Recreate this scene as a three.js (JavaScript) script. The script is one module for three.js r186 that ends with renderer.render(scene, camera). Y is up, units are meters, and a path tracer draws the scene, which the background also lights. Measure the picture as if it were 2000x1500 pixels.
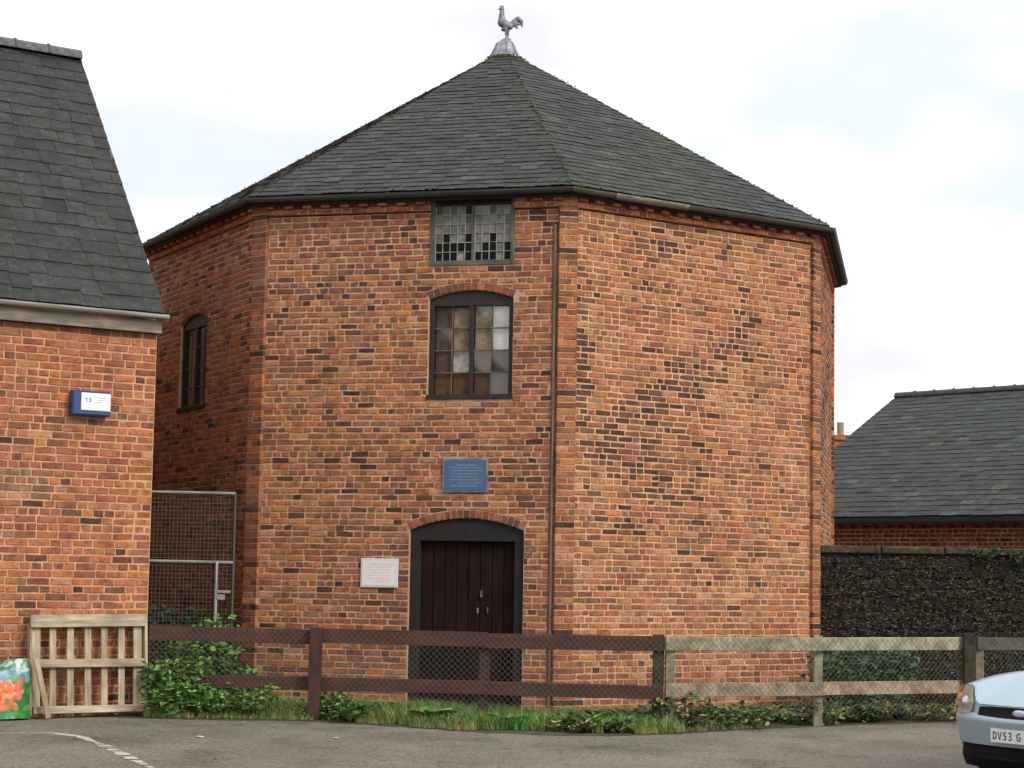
import * as THREE from 'three';
import { mergeGeometries } from 'three/addons/utils/BufferGeometryUtils.js';
import { MarchingCubes } from 'three/addons/objects/MarchingCubes.js';

// ---------------------------------------------------------------- camera, sky, sun, exposure
const scene = new THREE.Scene();
const camera = new THREE.PerspectiveCamera(2 * Math.atan(750 / 3416.6) * 180 / Math.PI, 4 / 3, 0.1, 3000);
camera.position.set(0, 1.6, 0);
camera.rotation.order = 'YXZ';
camera.rotation.set(0.0824, 0, 0.0165);
camera.setViewOffset(1024, 768, 0, -52.2, 1024, 768);
camera.updateProjectionMatrix();

const renderer = new THREE.WebGLRenderer({ antialias: true });
renderer.toneMapping = THREE.LinearToneMapping;
renderer.toneMappingExposure = 1.1;
renderer.shadowMap.enabled = true;

const sun = new THREE.DirectionalLight(new THREE.Color(1, 0.94, 0.86), 2.3);
sun.position.set(27, 28, 2.5);
sun.target.position.set(0, 2, -22);
sun.castShadow = true; sun.shadow.radius = 34;
Object.assign(sun.shadow.camera, { left: -25, right: 25, top: 25, bottom: -25, near: 1, far: 120 });
sun.shadow.mapSize.set(2048, 2048);
scene.add(sun, sun.target);

// ---------------------------------------------------------------- small tools
function rng(seed) { let a = seed >>> 0; return () => { a = (a + 0x6D2B79F5) | 0; let t = Math.imul(a ^ (a >>> 15), 1 | a); t = (t + Math.imul(t ^ (t >>> 7), 61 | t)) ^ t; return ((t ^ (t >>> 14)) >>> 0) / 4294967296; }; }
const clamp = (x, a = 0, b = 1) => Math.min(b, Math.max(a, x));
const lerp = (a, b, t) => a + (b - a) * t;
const sstep = (a, b, x) => { const t = clamp((x - a) / (b - a)); return t * t * (3 - 2 * t); };
function hash3(x, y, z, s) { let h = Math.imul(x, 374761393) ^ Math.imul(y, 668265263) ^ Math.imul(z, 2147483647 ^ 0x5bd1e995) ^ Math.imul(s, 0x27d4eb2d); h = Math.imul(h ^ (h >>> 13), 1274126177); h = Math.imul(h ^ (h >>> 15), 0x2c1b3c6d); return ((h ^ (h >>> 16)) >>> 0) / 4294967296; }
function vn(x, y, z, s = 0, px = 0, py = 0) {
  const xi = Math.floor(x), yi = Math.floor(y), zi = Math.floor(z), fx = x - xi, fy = y - yi, fz = z - zi;
  const w = (t) => t * t * (3 - 2 * t), u = w(fx), v = w(fy), q = w(fz);
  const mx = (n) => px ? ((n % px) + px) % px : n, my = (n) => py ? ((n % py) + py) % py : n;
  const g = (i, j, k) => hash3(mx(xi + i), my(yi + j), zi + k, s);
  return lerp(lerp(lerp(g(0, 0, 0), g(1, 0, 0), u), lerp(g(0, 1, 0), g(1, 1, 0), u), v), lerp(lerp(g(0, 0, 1), g(1, 0, 1), u), lerp(g(0, 1, 1), g(1, 1, 1), u), v), q);
}
function fbm(x, y, z, oct, s = 0, px = 0, py = 0) { let a = 0.5, t = 0, n = 0; for (let i = 0; i < oct; i++) { t += a * vn(x, y, z, s + i, px, py); n += a; a *= 0.5; x *= 2; y *= 2; z *= 2; px *= 2; py *= 2; } return t / n; }
const lin = (css) => { const c = new THREE.Color(css); return [c.r, c.g, c.b]; };
function dataTex(size, fn, repeat = 1, srgb = true) {
  const d = new Uint8Array(size * size * 4);
  for (let j = 0; j < size; j++) for (let i = 0; i < size; i++) { const c = fn(i / size, j / size), k = (j * size + i) * 4; d[k] = clamp(c[0]) * 255; d[k + 1] = clamp(c[1]) * 255; d[k + 2] = clamp(c[2]) * 255; d[k + 3] = 255; }
  const t = new THREE.DataTexture(d, size, size); t.wrapS = t.wrapT = THREE.RepeatWrapping; t.magFilter = THREE.LinearFilter; t.minFilter = THREE.LinearMipmapLinearFilter; t.generateMipmaps = true;
  if (srgb) t.colorSpace = THREE.SRGBColorSpace; t.repeat.set(repeat, repeat); t.needsUpdate = true; return t;
}

// ---------------------------------------------------------------- sky: broken bright overcast with pale blue gaps
{
  const W = 1024, H = 512, d = new Float32Array(W * H * 4);
  for (let j = 0; j < H; j++) for (let i = 0; i < W; i++) {
    const el = ((j + 0.5) / H - 0.5) * Math.PI, az = ((i + 0.5) / W - 0.5) * 2 * Math.PI;
    const x = Math.cos(el) * Math.cos(az), y = Math.sin(el), z = Math.cos(el) * Math.sin(az);
    const n = fbm(x * 6 + 52.07, y * 15 + 15.621, z * 6 + 11.69, 5, 11), m = fbm(x * 6 + 3, y * 16, z * 6 + 8, 4, 31);
    const gap = sstep(0.43, 0.68, n), grey = sstep(0.47, 0.7, m);
    const cloud = [1.28, 1.28, 1.28], blue = [0.76, 0.83, 0.95];
    const k = (j * W + i) * 4;
    for (let c = 0; c < 3; c++) { let v = lerp(cloud[c], blue[c], gap * 0.92); v = lerp(v, [0.8, 0.81, 0.86][c], grey * (1 - gap) * 0.9); d[k + c] = y < 0 ? v * 0.6 : v; }
    d[k + 3] = 1;
  }
  const t = new THREE.DataTexture(d, W, H, THREE.RGBAFormat, THREE.FloatType);
  t.mapping = THREE.EquirectangularReflectionMapping; t.magFilter = THREE.LinearFilter; t.minFilter = THREE.LinearFilter; t.colorSpace = THREE.LinearSRGBColorSpace; t.needsUpdate = true;
  scene.background = t; scene.environment = t;
}

// ---------------------------------------------------------------- textures and materials
const texGrain = dataTex(512, (u, v) => { const a = fbm(u * 10, v * 10, 0, 5, 1, 10, 10), b = vn(u * 90, v * 90, 0, 5, 90, 90), p = vn(u * 45, v * 45, 3, 9, 45, 45); let g = 0.9 + 0.52 * (a - 0.5) + 0.18 * (b - 0.5) - (p > 0.86 ? 0.16 : 0); const w = sstep(0.62, 0.8, fbm(u * 7, v * 7, 2, 4, 21, 7, 7)) * 0.1; return [g + w, g + w, g + w * 0.9]; });
const texGrainB = dataTex(512, (u, v) => { const a = fbm(u * 16, v * 16, 0, 5, 3, 16, 16); const p = vn(u * 45, v * 45, 3, 9, 45, 45); const g = a - (p > 0.86 ? 0.3 : 0); return [g, g, g]; }, 1, false);
const texMortar = dataTex(512, (u, v) => { const a = fbm(u * 6, v * 6, 0, 5, 41, 6, 6), b = vn(u * 120, v * 120, 0, 45, 120, 120); const g = 0.88 + 0.3 * (a - 0.5) + 0.16 * (b - 0.5); return [g, g, g]; });
const texSlate = dataTex(512, (u, v) => { const a = fbm(u * 6, v * 14, 0, 5, 51, 6, 14), l = sstep(0.62, 0.74, fbm(u * 18, v * 18, 4, 4, 57, 18, 18)), m = sstep(0.55, 0.75, fbm(u * 4, v * 4, 4, 4, 63, 4, 4)); const g = 0.72 + 0.5 * (a - 0.5); return [g + l * 0.22 - m * 0.02, g + l * 0.22 + m * 0.02, g + l * 0.14 - m * 0.1]; });
const texAsphalt = dataTex(1024, (u, v) => { const a = fbm(u * 5, v * 5, 0, 5, 71, 5, 5), b = vn(u * 260, v * 260, 0, 77, 260, 260), c = vn(u * 400, v * 400, 0, 78, 400, 400), st = sstep(0.6, 0.8, fbm(u * 9, v * 9, 1, 4, 79, 9, 9)); const g = 0.79 + 0.3 * (a - 0.5) + 0.34 * (b - 0.5) + (c > 0.9 ? 0.2 : 0) - st * 0.1 - (Math.abs(fbm(u * 6, v * 6, 9, 4, 83, 6, 6) - 0.5) < 0.0035 ? 0.22 : 0); return [g * 1.02, g, g * 0.95]; });
const texWood = dataTex(512, (u, v) => { const a = fbm(u * 30, v * 3, 0, 4, 81, 30, 3), b = fbm(u * 5, v * 5, 2, 4, 87, 5, 5), k = vn(u * 120, v * 8, 0, 89, 120, 8); const g = 0.74 + 0.34 * (a - 0.5) + 0.3 * (b - 0.5) + 0.12 * (k - 0.5); return [g, g * 0.985, g * 0.96]; });
const texBlotch = dataTex(256, (u, v) => { const a = fbm(u * 6, v * 6, 0, 5, 91, 6, 6), b = fbm(u * 24, v * 24, 0, 3, 95, 24, 24); const g = 0.76 + 0.5 * (a - 0.5) + 0.3 * (b - 0.5); return [g, g, g]; });
const texMoss = dataTex(512, (u, v) => { const a = fbm(u * 8, v * 8, 0, 5, 101, 8, 8), b = fbm(u * 30, v * 30, 0, 3, 105, 30, 30); const g = 0.66 + 0.6 * (a - 0.5) + 0.4 * (b - 0.5), k = sstep(0.5, 0.68, fbm(u * 5, v * 5, 5, 4, 107, 5, 5)); return [g, g + k * 0.06, g - k * 0.12]; });
const texSoil = dataTex(512, (u, v) => { const a = fbm(u * 9, v * 9, 0, 5, 111, 9, 9), b = vn(u * 100, v * 100, 0, 115, 100, 100), k = sstep(0.45, 0.65, fbm(u * 5, v * 5, 5, 4, 117, 5, 5)); const g = 0.62 + 0.5 * (a - 0.5) + 0.3 * (b - 0.5); return [g - k * 0.12, g + k * 0.02, g - k * 0.18]; });
const S = (o) => new THREE.MeshStandardMaterial(o);
const col = (css) => new THREE.Color(css);
const M = {
  brick: S({ map: texGrain, bumpMap: texGrainB, bumpScale: 0.004, roughness: 0.92, vertexColors: true }),
  mortarFront: S({ map: texMortar, color: col('#d0a585'), roughness: 0.97 }),
  mortarRight: S({ map: texMortar, color: col('#d8a881'), roughness: 0.97 }),
  mortarShed: S({ map: texMortar, color: col('#d09f7b'), roughness: 0.97 }),
  slate: S({ map: texSlate, roughness: 0.74, vertexColors: true, bumpMap: texGrainB, bumpScale: 0.002 }),
  slateUnder: S({ color: col('#26272a'), roughness: 0.9 }),
  lead: S({ map: texBlotch, color: col('#b9bcc6'), roughness: 0.45, metalness: 0.35 }),
  cock: S({ map: texBlotch, color: col('#a3a3b0'), roughness: 0.5, metalness: 0.3 }),
  iron: S({ map: texBlotch, color: col('#4c4439'), roughness: 0.7 }),
  ironOlive: S({ map: texBlotch, color: col('#5a5440'), roughness: 0.7 }),
  zinc: S({ map: texBlotch, color: col('#a89e8e'), roughness: 0.6, metalness: 0.2 }),
  pipe: S({ map: texMoss, color: col('#9a7d70'), roughness: 0.95 }),
  black: S({ map: texWood, color: col('#211d1b'), roughness: 0.8 }),
  doorWood: new THREE.MeshPhysicalMaterial({ map: texWood, color: col('#2e1b16'), roughness: 0.9, specularIntensity: 0.35 }),
  frameDark: S({ map: texWood, color: col('#2e2420'), roughness: 0.7 }),
  bar: S({ map: texBlotch, color: col('#7a6d60'), roughness: 0.7 }),
  greyWood: S({ map: texWood, color: col('#6d6a62'), roughness: 0.85 }),
  came: S({ map: texBlotch, color: col('#b5b3ac'), roughness: 0.6 }),
  dirtyA: S({ map: texBlotch, color: col('#8f8d84'), roughness: 0.7 }),
  dirtyB: S({ map: texBlotch, color: col('#a5a49b'), roughness: 0.7 }),
  dirtyC: S({ map: texBlotch, color: col('#66635d'), roughness: 0.7 }),
  darkGlass: new THREE.MeshPhysicalMaterial({ color: col('#0b0b0c'), roughness: 0.35, specularIntensity: 0.25 }),
  glassOld: new THREE.MeshPhysicalMaterial({ color: 0xffffff, transmission: 1, thickness: 0, roughness: 0.2, ior: 1.4 }),
  glass: new THREE.MeshPhysicalMaterial({ color: 0xffffff, transmission: 1, thickness: 0, roughness: 0.03, ior: 1.75 }),
  room: S({ color: col('#2b2622'), roughness: 1 }),
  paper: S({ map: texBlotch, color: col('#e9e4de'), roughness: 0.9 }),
  reflectBeige: S({ map: texBlotch, color: col('#a8957f'), roughness: 0.95 }),  // beige, pale, brown and plum: reflections in the window glass, painted as sheet colours
  reflectPale: S({ map: texMortar, color: col('#d5d3cc'), roughness: 0.95 }),
  reflectBrown: S({ map: texBlotch, color: col('#6a5138'), roughness: 0.95 }),
  reflectPlum: S({ map: texBlotch, color: col('#6b5650'), roughness: 0.95 }),
  plaque: S({ color: col('#3d5674'), roughness: 0.5 }),
  plaqueRim: S({ map: texBlotch, color: col('#8a8f9a'), roughness: 0.7 }),
  brownPaint: S({ map: texWood, color: col('#5d3a2e'), roughness: 0.8 }),
  brownPost: S({ map: texWood, color: col('#50302a'), roughness: 0.8 }),
  darkPost: S({ map: texMoss, color: col('#4a4637'), roughness: 0.9 }),
  paleRail: S({ map: texBlotch, color: col('#b9b295'), roughness: 0.9 }),
  paleRailB: S({ map: texBlotch, color: col('#bdab90'), roughness: 0.9 }),
  greyRail: S({ map: texBlotch, color: col('#65625a'), roughness: 0.9 }),
  wire: S({ color: col('#74746a'), roughness: 0.6, metalness: 0.3 }),
  wireGreen: S({ color: col('#4d5148'), roughness: 0.6, metalness: 0.2 }),
  galv: S({ map: texBlotch, color: col('#c9c9c6'), roughness: 0.55, metalness: 0.3 }),
  palletA: S({ map: texWood, color: col('#d6c7ad'), roughness: 0.85 }),
  palletB: S({ map: texWood, color: col('#c6b498'), roughness: 0.85 }),
  fascia: S({ map: texWood, color: col('#9b9284'), roughness: 0.8 }),
  gutterPale: S({ map: texBlotch, color: col('#d8cfca'), roughness: 0.5 }),
  asphalt: S({ map: texAsphalt, color: col('#868077'), roughness: 0.93, bumpMap: texAsphalt, bumpScale: 0.004 }),
  soil: S({ map: texSoil, color: col('#6e6348'), roughness: 1 }),
  paint: S({ map: texMortar, color: col('#c8c3b6'), roughness: 0.85 }),
  leaf: S({ vertexColors: true, roughness: 0.75, side: THREE.DoubleSide }),
  stem: S({ color: col('#5a5238'), roughness: 0.95 }),
  render: S({ map: texMoss, color: col('#463f36'), roughness: 1 }),
};

function mesh(name, geo, mat, parent) { const m = new THREE.Mesh(geo, mat); m.name = name; m.castShadow = m.receiveShadow = true; parent?.add(m); return m; }
const taken = {};
function top(o, name, label, category, group, kind) {
  taken[name] = (taken[name] ?? -1) + 1; o.name = taken[name] ? name + '_' + String(taken[name]).padStart(3, '0') : name;
  if (label) o.userData.label = label; if (category) o.userData.category = category; if (group) o.userData.group = group; if (kind) o.userData.kind = kind;
  scene.add(o); return o;
}
const grp = (x = 0, y = 0, z = 0, ry = 0) => { const g = new THREE.Group(); g.position.set(x, y, z); g.rotation.y = ry; return g; };

// geometry accumulator: flat-shaded triangles with metric uv and one colour per piece
class Acc {
  constructor() { this.p = []; this.n = []; this.t = []; this.c = []; }
  tri(a, b, c, ua, ub, uc, k) {
    const x1 = b[0] - a[0], y1 = b[1] - a[1], z1 = b[2] - a[2], x2 = c[0] - a[0], y2 = c[1] - a[1], z2 = c[2] - a[2];
    let nx = y1 * z2 - z1 * y2, ny = z1 * x2 - x1 * z2, nz = x1 * y2 - y1 * x2; const l = Math.hypot(nx, ny, nz) || 1; nx /= l; ny /= l; nz /= l;
    this.p.push(...a, ...b, ...c); this.t.push(...ua, ...ub, ...uc); for (let i = 0; i < 3; i++) { this.n.push(nx, ny, nz); this.c.push(k[0], k[1], k[2]); }
  }
  quad(a, b, c, d, ua, ub, uc, ud, k) { this.tri(a, b, c, ua, ub, uc, k); this.tri(a, c, d, ua, uc, ud, k); }
  geo() { const g = new THREE.BufferGeometry(); g.setAttribute('position', new THREE.Float32BufferAttribute(this.p, 3)); g.setAttribute('normal', new THREE.Float32BufferAttribute(this.n, 3)); g.setAttribute('uv', new THREE.Float32BufferAttribute(this.t, 2)); g.setAttribute('color', new THREE.Float32BufferAttribute(this.c, 3)); return g; }
}
const WHITE = [1, 1, 1];
// a convex polygon (counter-clockwise from +z) given thickness, with a chamfered front
function prism(acc, poly, z0, z1, bev, k = WHITE, o = [0, 0], uo = [0, 0], swap = false, back = false) {
  const cx = poly.reduce((s, p) => s + p[0], 0) / poly.length, cy = poly.reduce((s, p) => s + p[1], 0) / poly.length, n = poly.length;
  const inn = poly.map(([x, y]) => [x - Math.sign(x - cx) * Math.min(bev, Math.abs(x - cx) * 0.8), y - Math.sign(y - cy) * Math.min(bev, Math.abs(y - cy) * 0.8)]);
  const f = (z) => typeof z === 'function' ? z : () => z, a0 = f(z0), a1 = f(z1);
  const P = (p, z) => [p[0] - o[0], p[1] - o[1], z], U = (p, e = 0) => swap ? [p[1] + e + uo[0], p[0] + e + uo[1]] : [p[0] + e + uo[0], p[1] + e + uo[1]];
  for (let i = 1; i < n - 1; i++) acc.tri(P(inn[0], a1(...inn[0])), P(inn[i], a1(...inn[i])), P(inn[i + 1], a1(...inn[i + 1])), U(inn[0]), U(inn[i]), U(inn[i + 1]), k);
  for (let i = 0; i < n; i++) {
    const q = poly[i], r = poly[(i + 1) % n], qi = inn[i], ri = inn[(i + 1) % n], zq = a1(...q) - bev, zr = a1(...r) - bev;
    if (bev > 0) acc.quad(P(q, zq), P(r, zr), P(ri, a1(...ri)), P(qi, a1(...qi)), U(q), U(r), U(ri), U(qi), k);
    const d = Math.abs(zq - a0(...q));
    acc.quad(P(q, a0(...q)), P(r, a0(...r)), P(r, zr), P(q, zq), U(q, d), U(r, d), U(r), U(q), k);
  }
  if (back) for (let i = 1; i < n - 1; i++) acc.tri(P(poly[0], a0(...poly[0])), P(poly[i + 1], a0(...poly[i + 1])), P(poly[i], a0(...poly[i])), U(poly[0]), U(poly[i + 1]), U(poly[i]), k);
}
const rect = (x0, y0, x1, y1) => [[x0, y0], [x1, y0], [x1, y1], [x0, y1]];
function clip(poly, nx, ny, d) { // keep nx*x+ny*y >= d
  const out = []; for (let i = 0; i < poly.length; i++) { const a = poly[i], b = poly[(i + 1) % poly.length], da = nx * a[0] + ny * a[1] - d, db = nx * b[0] + ny * b[1] - d; if (da >= 0) out.push(a); if ((da > 0 && db < 0) || (da < 0 && db > 0)) { const t = da / (da - db); out.push([a[0] + (b[0] - a[0]) * t, a[1] + (b[1] - a[1]) * t]); } }
  return out;
}
const area = (p) => { let s = 0; for (let i = 0; i < p.length; i++) { const a = p[i], b = p[(i + 1) % p.length]; s += a[0] * b[1] - b[0] * a[1]; } return s / 2; };
let uvSeed = rng(77);
function bx(w, h, d, bev = 0.004, swap = false) { const a = new Acc(); prism(a, rect(-w / 2, -h / 2, w / 2, h / 2), -d / 2, d / 2, bev, WHITE, [0, 0], [uvSeed() * 5, uvSeed() * 5], swap, true); return a.geo(); }
function put(name, geo, mat, parent, x, y, z, rx = 0, ry = 0, rz = 0) { const m = mesh(name, geo, mat, parent); m.position.set(x, y, z); m.rotation.set(rx, ry, rz); return m; }
function rod(a, b, r, seg = 8) { const A = new THREE.Vector3(...a), B = new THREE.Vector3(...b), L = A.distanceTo(B), g = new THREE.CylinderGeometry(r, r, L, seg); g.applyQuaternion(new THREE.Quaternion().setFromUnitVectors(new THREE.Vector3(0, 1, 0), B.clone().sub(A).normalize())); g.translate(...A.add(B).multiplyScalar(0.5).toArray()); return g; }

// ---------------------------------------------------------------- brickwork
const PAL = ['#b56a3c', '#ab6c4e', '#96523f', '#7f523c', '#66453c', '#3b2c25', '#b27b42', '#bd8b66', '#8d725a'].map(lin);
function pick(w, r) { let t = 0; for (const x of w) t += x; let k = r * t; for (let i = 0; i < w.length; i++) { k -= w[i]; if (k < 0) return i; } return 0; }
function jit(c, R, a = 0.12) { const k = 1 + (R() - 0.5) * 2 * a; return c.map((v) => v * k * (1 + (R() - 0.5) * 0.08)); }
const MEAN = lin('#a56a4b');
function brickColour(w, R) { const n = pick(w, R()), c = PAL[n], e = PAL[pick(w, R())], t = R() * (n === 5 ? 0.15 : 0.4), m = n === 5 || n === 4 ? 0.08 : 0.25; return jit(c.map((v, i) => lerp(lerp(v, e[i], t), MEAN[i], m)), R); }
function makeArch(sc, hw, spring, rise, t) { const r = (hw * hw + rise * rise) / (2 * rise); return { sc, hw, spring, rise, r, ro: r + t, cy: spring + rise - r, t }; }
function layBricks({ s0, s1, y0, y1, ch, holes = [], arches = [], colour, R, joint = 0.019, L = 0.235, headers = 0.33, z = 0.004, lim }) {
  const out = []; const N = Math.round((y1 - y0) / ch), h = (y1 - y0) / N;
  for (let k = 0; k < N; k++) {
    const yb = y0 + k * h, yt = yb + h; let [sa, sb] = lim ? lim(yb, yt, s0, s1) : [s0, s1]; if (sb - sa < 0.05) continue;
    let seg = [[sa, sb]];
    for (const ho of holes) { const iv = ho(yb, yt); if (!iv) continue; seg = seg.flatMap(([a, b]) => iv[1] <= a || iv[0] >= b ? [[a, b]] : [[a, iv[0]], [iv[1], b]].filter(([p, q]) => q - p > 0.02)); }
    const hd = R() < 0.2;                                                   // now and then a course of headers
    for (const [a, b] of seg) {
      let x = a, first = true;
      while (b - x > 0.03) {
        let l = R() < (hd ? 0.85 : headers) ? L * 0.5 : L * (0.96 + R() * 0.07); if (first) { l = L * [0.25, 0.5, 0.75, 1][Math.floor(R() * 4)]; first = false; }
        if (b - x - l < 0.07) l = b - x;
        if (l > L * 1.35) l = (b - x) / 2;
        const jx = joint * (0.75 + R() * 0.5), jy = joint * (0.7 + R() * 0.65), q = () => (R() - 0.5) * 0.008;
        const xa = x + jx / 2, xb = x + l - jx / 2, ya = yb + jy / 2, yc = yt - jy / 2, chip = () => (R() < 0.12 ? 0.012 * R() : 0), tl = (R() - 0.5) * 0.005;
        let poly = [[xa + chip(), ya + q() + tl], [xa + l * (0.3 + R() * 0.3), ya + q() * 0.7], [xb - chip(), ya + q() - tl], [xb + q(), yc - chip() + q() - tl], [xa + l * (0.3 + R() * 0.3), yc + q() * 0.7], [xa + q(), yc - chip() + q() + tl]];
        const cx = x + l / 2, cy = (yb + yt) / 2; x += l;
        for (const A of arches) if (Math.abs(cx - A.sc) < A.hw * 1.2 && cy > A.spring - 0.12 && cy < A.cy + A.ro + 0.15) { const dx = cx - A.sc, dy = cy - A.cy, m = Math.hypot(dx, dy); if (Math.abs(dx) / m < A.hw / A.r + 0.03) poly = clip(poly, dx / m, dy / m, (dx * A.sc + dy * A.cy) / m + A.ro + 0.008); }
        if (poly.length < 3 || area(poly) < 0.0006) continue;
        out.push({ poly, z0: -0.03, z1: z + (R() - 0.5) * 0.007, k: colour(cx, cy, R), cx, cy, a: area(poly), u: [R() * 7, R() * 7] });
      }
    }
  }
  return out;
}
const rectHole = (a, b, y0, y1) => (yb, yt) => (yt > y0 + 0.02 && yb < y1 - 0.02 ? [a, b] : null);
const archHole = (A, bottom) => (yb, yt) => { if (yt <= bottom + 0.02) return null; if (yt <= A.spring + 0.01) return [A.sc - A.hw, A.sc + A.hw]; const top = A.cy + A.ro; if (yt >= top) return yb > top ? null : [A.sc - 0.001, A.sc + 0.001]; const w = Math.min(A.hw + (yt - A.spring) * A.hw / A.r, Math.sqrt(A.ro * A.ro - (yt - A.cy) ** 2)); return [A.sc - w, A.sc + w]; };
function voussoirs(A, colour, R, z = 0.006) {
  const out = [], half = Math.asin(A.hw / A.r), n = Math.round(2 * half * A.r / 0.078);
  for (let i = 0; i < n; i++) { const a0 = -half + (2 * half * i) / n + 0.004, a1 = -half + (2 * half * (i + 1)) / n - 0.004, pt = (a, r) => [A.sc + r * Math.sin(a), A.cy + r * Math.cos(a)]; const poly = [pt(a0, A.r + 0.004), pt(a1, A.r + 0.004), pt(a1, A.ro - 0.004), pt(a0, A.ro - 0.004)]; const c = pt((a0 + a1) / 2, A.r + A.t / 2); out.push({ poly, z0: -0.06, z1: z + (R() - 0.5) * 0.004, k: colour(c[0], c[1], R), cx: c[0], cy: c[1], a: area(poly), u: [R() * 7, R() * 7] }); }
  return out;
}
function backing(s0, s1, y0, y1, zf, thick, arches = [], rects = [], notch = null) {   // mortar body of a wall, real openings
  const sh = new THREE.Shape([[s0, y0], [s1, y0], [s1, y1], ...(notch ? [[notch[1], y1], [notch[1], notch[2]], [notch[0], notch[2]], [notch[0], y1]] : []), [s0, y1]].map((p) => new THREE.Vector2(...p)));
  for (const [A, bottom] of arches) { const pts = [[A.sc - A.hw, bottom], [A.sc + A.hw, bottom]]; const half = Math.asin(A.hw / A.r); for (let i = 0; i <= 12; i++) { const a = half - (2 * half * i) / 12; pts.push([A.sc + A.r * Math.sin(a), A.cy + A.r * Math.cos(a)]); } sh.holes.push(new THREE.Path(pts.map((p) => new THREE.Vector2(...p)))); }
  for (const [a, b, c, d] of rects) sh.holes.push(new THREE.Path([[a, c], [b, c], [b, d], [a, d]].map((p) => new THREE.Vector2(...p))));
  const g = new THREE.ExtrudeGeometry(sh, { depth: thick, bevelEnabled: false }); g.translate(0, 0, zf - thick); return g;
}
// keep the pieces that show largest as parts of their own, join the rest
function emitPieces(lists, max, name, mat) {
  const all = []; for (const L of lists) { L.parent.updateWorldMatrix(true, false); for (const b of L.list) { const p = new THREE.Vector3(b.cx, b.cy, 0).applyMatrix4(L.parent.matrixWorld); const nrm = new THREE.Vector3(0, 0, 1).transformDirection(L.parent.matrixWorld); const v = camera.position.clone().sub(p), d = v.length(); b.score = (L.weight ?? 1) * b.a * Math.max(0, nrm.dot(v) / d) / (d * d) * (Math.abs(p.x / p.z) < 0.295 ? 1 : 0); all.push(b); } }
  const cut = all.map((b) => b.score).sort((x, y) => y - x)[Math.min(max, all.length) - 1] ?? 0; let used = 0;
  for (const L of lists) {
    const rest = new Acc(); let left = 0;
    for (const b of L.list) {
      if (b.score >= cut && b.score > 0 && used < max) { used++; const a = new Acc(); prism(a, b.poly, b.z0, b.z1, b.bev ?? 0.004, b.k, [b.cx, b.cy], b.u, b.swap); put(name, a.geo(), mat, L.parent, b.cx, b.cy, 0); }
      else { left++; prism(rest, b.poly, b.z0, b.z1, b.bev ?? 0.004, b.k, [0, 0], b.u, b.swap); }
    }
    if (left) { const m = mesh(name + (name === 'brick' ? 'work' : '_courses'), rest.geo(), mat, L.parent); m.userData.kind = 'stuff'; }
  }
}
function slateRows({ H, xlim, e, w, R, tone, t = 0.005 }) {
  const out = []; const rows = Math.ceil(H / e);
  for (let i = 0; i < rows; i++) {
    const yb = i * e, yt = Math.min(H, yb + e * 1.35), [xa, xb] = xlim(yb); let x = xa - R() * w;
    while (x < xb) {
      const l = w * (0.85 + R() * 0.35), g = 0.004, dy = (R() - 0.5) * 0.028 - (R() < 0.02 ? 0.045 : 0); let poly = rect(x + g / 2, yb + dy, x + l - g / 2, yt); x += l;
      for (const [nx, ny, d] of xlim.planes) poly = clip(poly, nx, ny, d);
      if (poly.length < 3 || area(poly) < 0.002) continue;
      const lift = 0.0125 + R() * 0.006, sl = 0.0085 / e, tw = (R() - 0.5) * 0.02, xc = x - l / 2; const zf = (px, py) => lift - (py - yb) * sl + (px - xc) * tw;
      const cx = poly.reduce((s, p) => s + p[0], 0) / poly.length, cy = poly.reduce((s, p) => s + p[1], 0) / poly.length;
      out.push({ poly, z0: (px, py) => zf(px, py) - t, z1: zf, bev: 0, k: tone(cx, cy, R), cx, cy, a: area(poly), u: [R() * 9, R() * 9] });
    }
  }
  return out;
}

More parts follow.
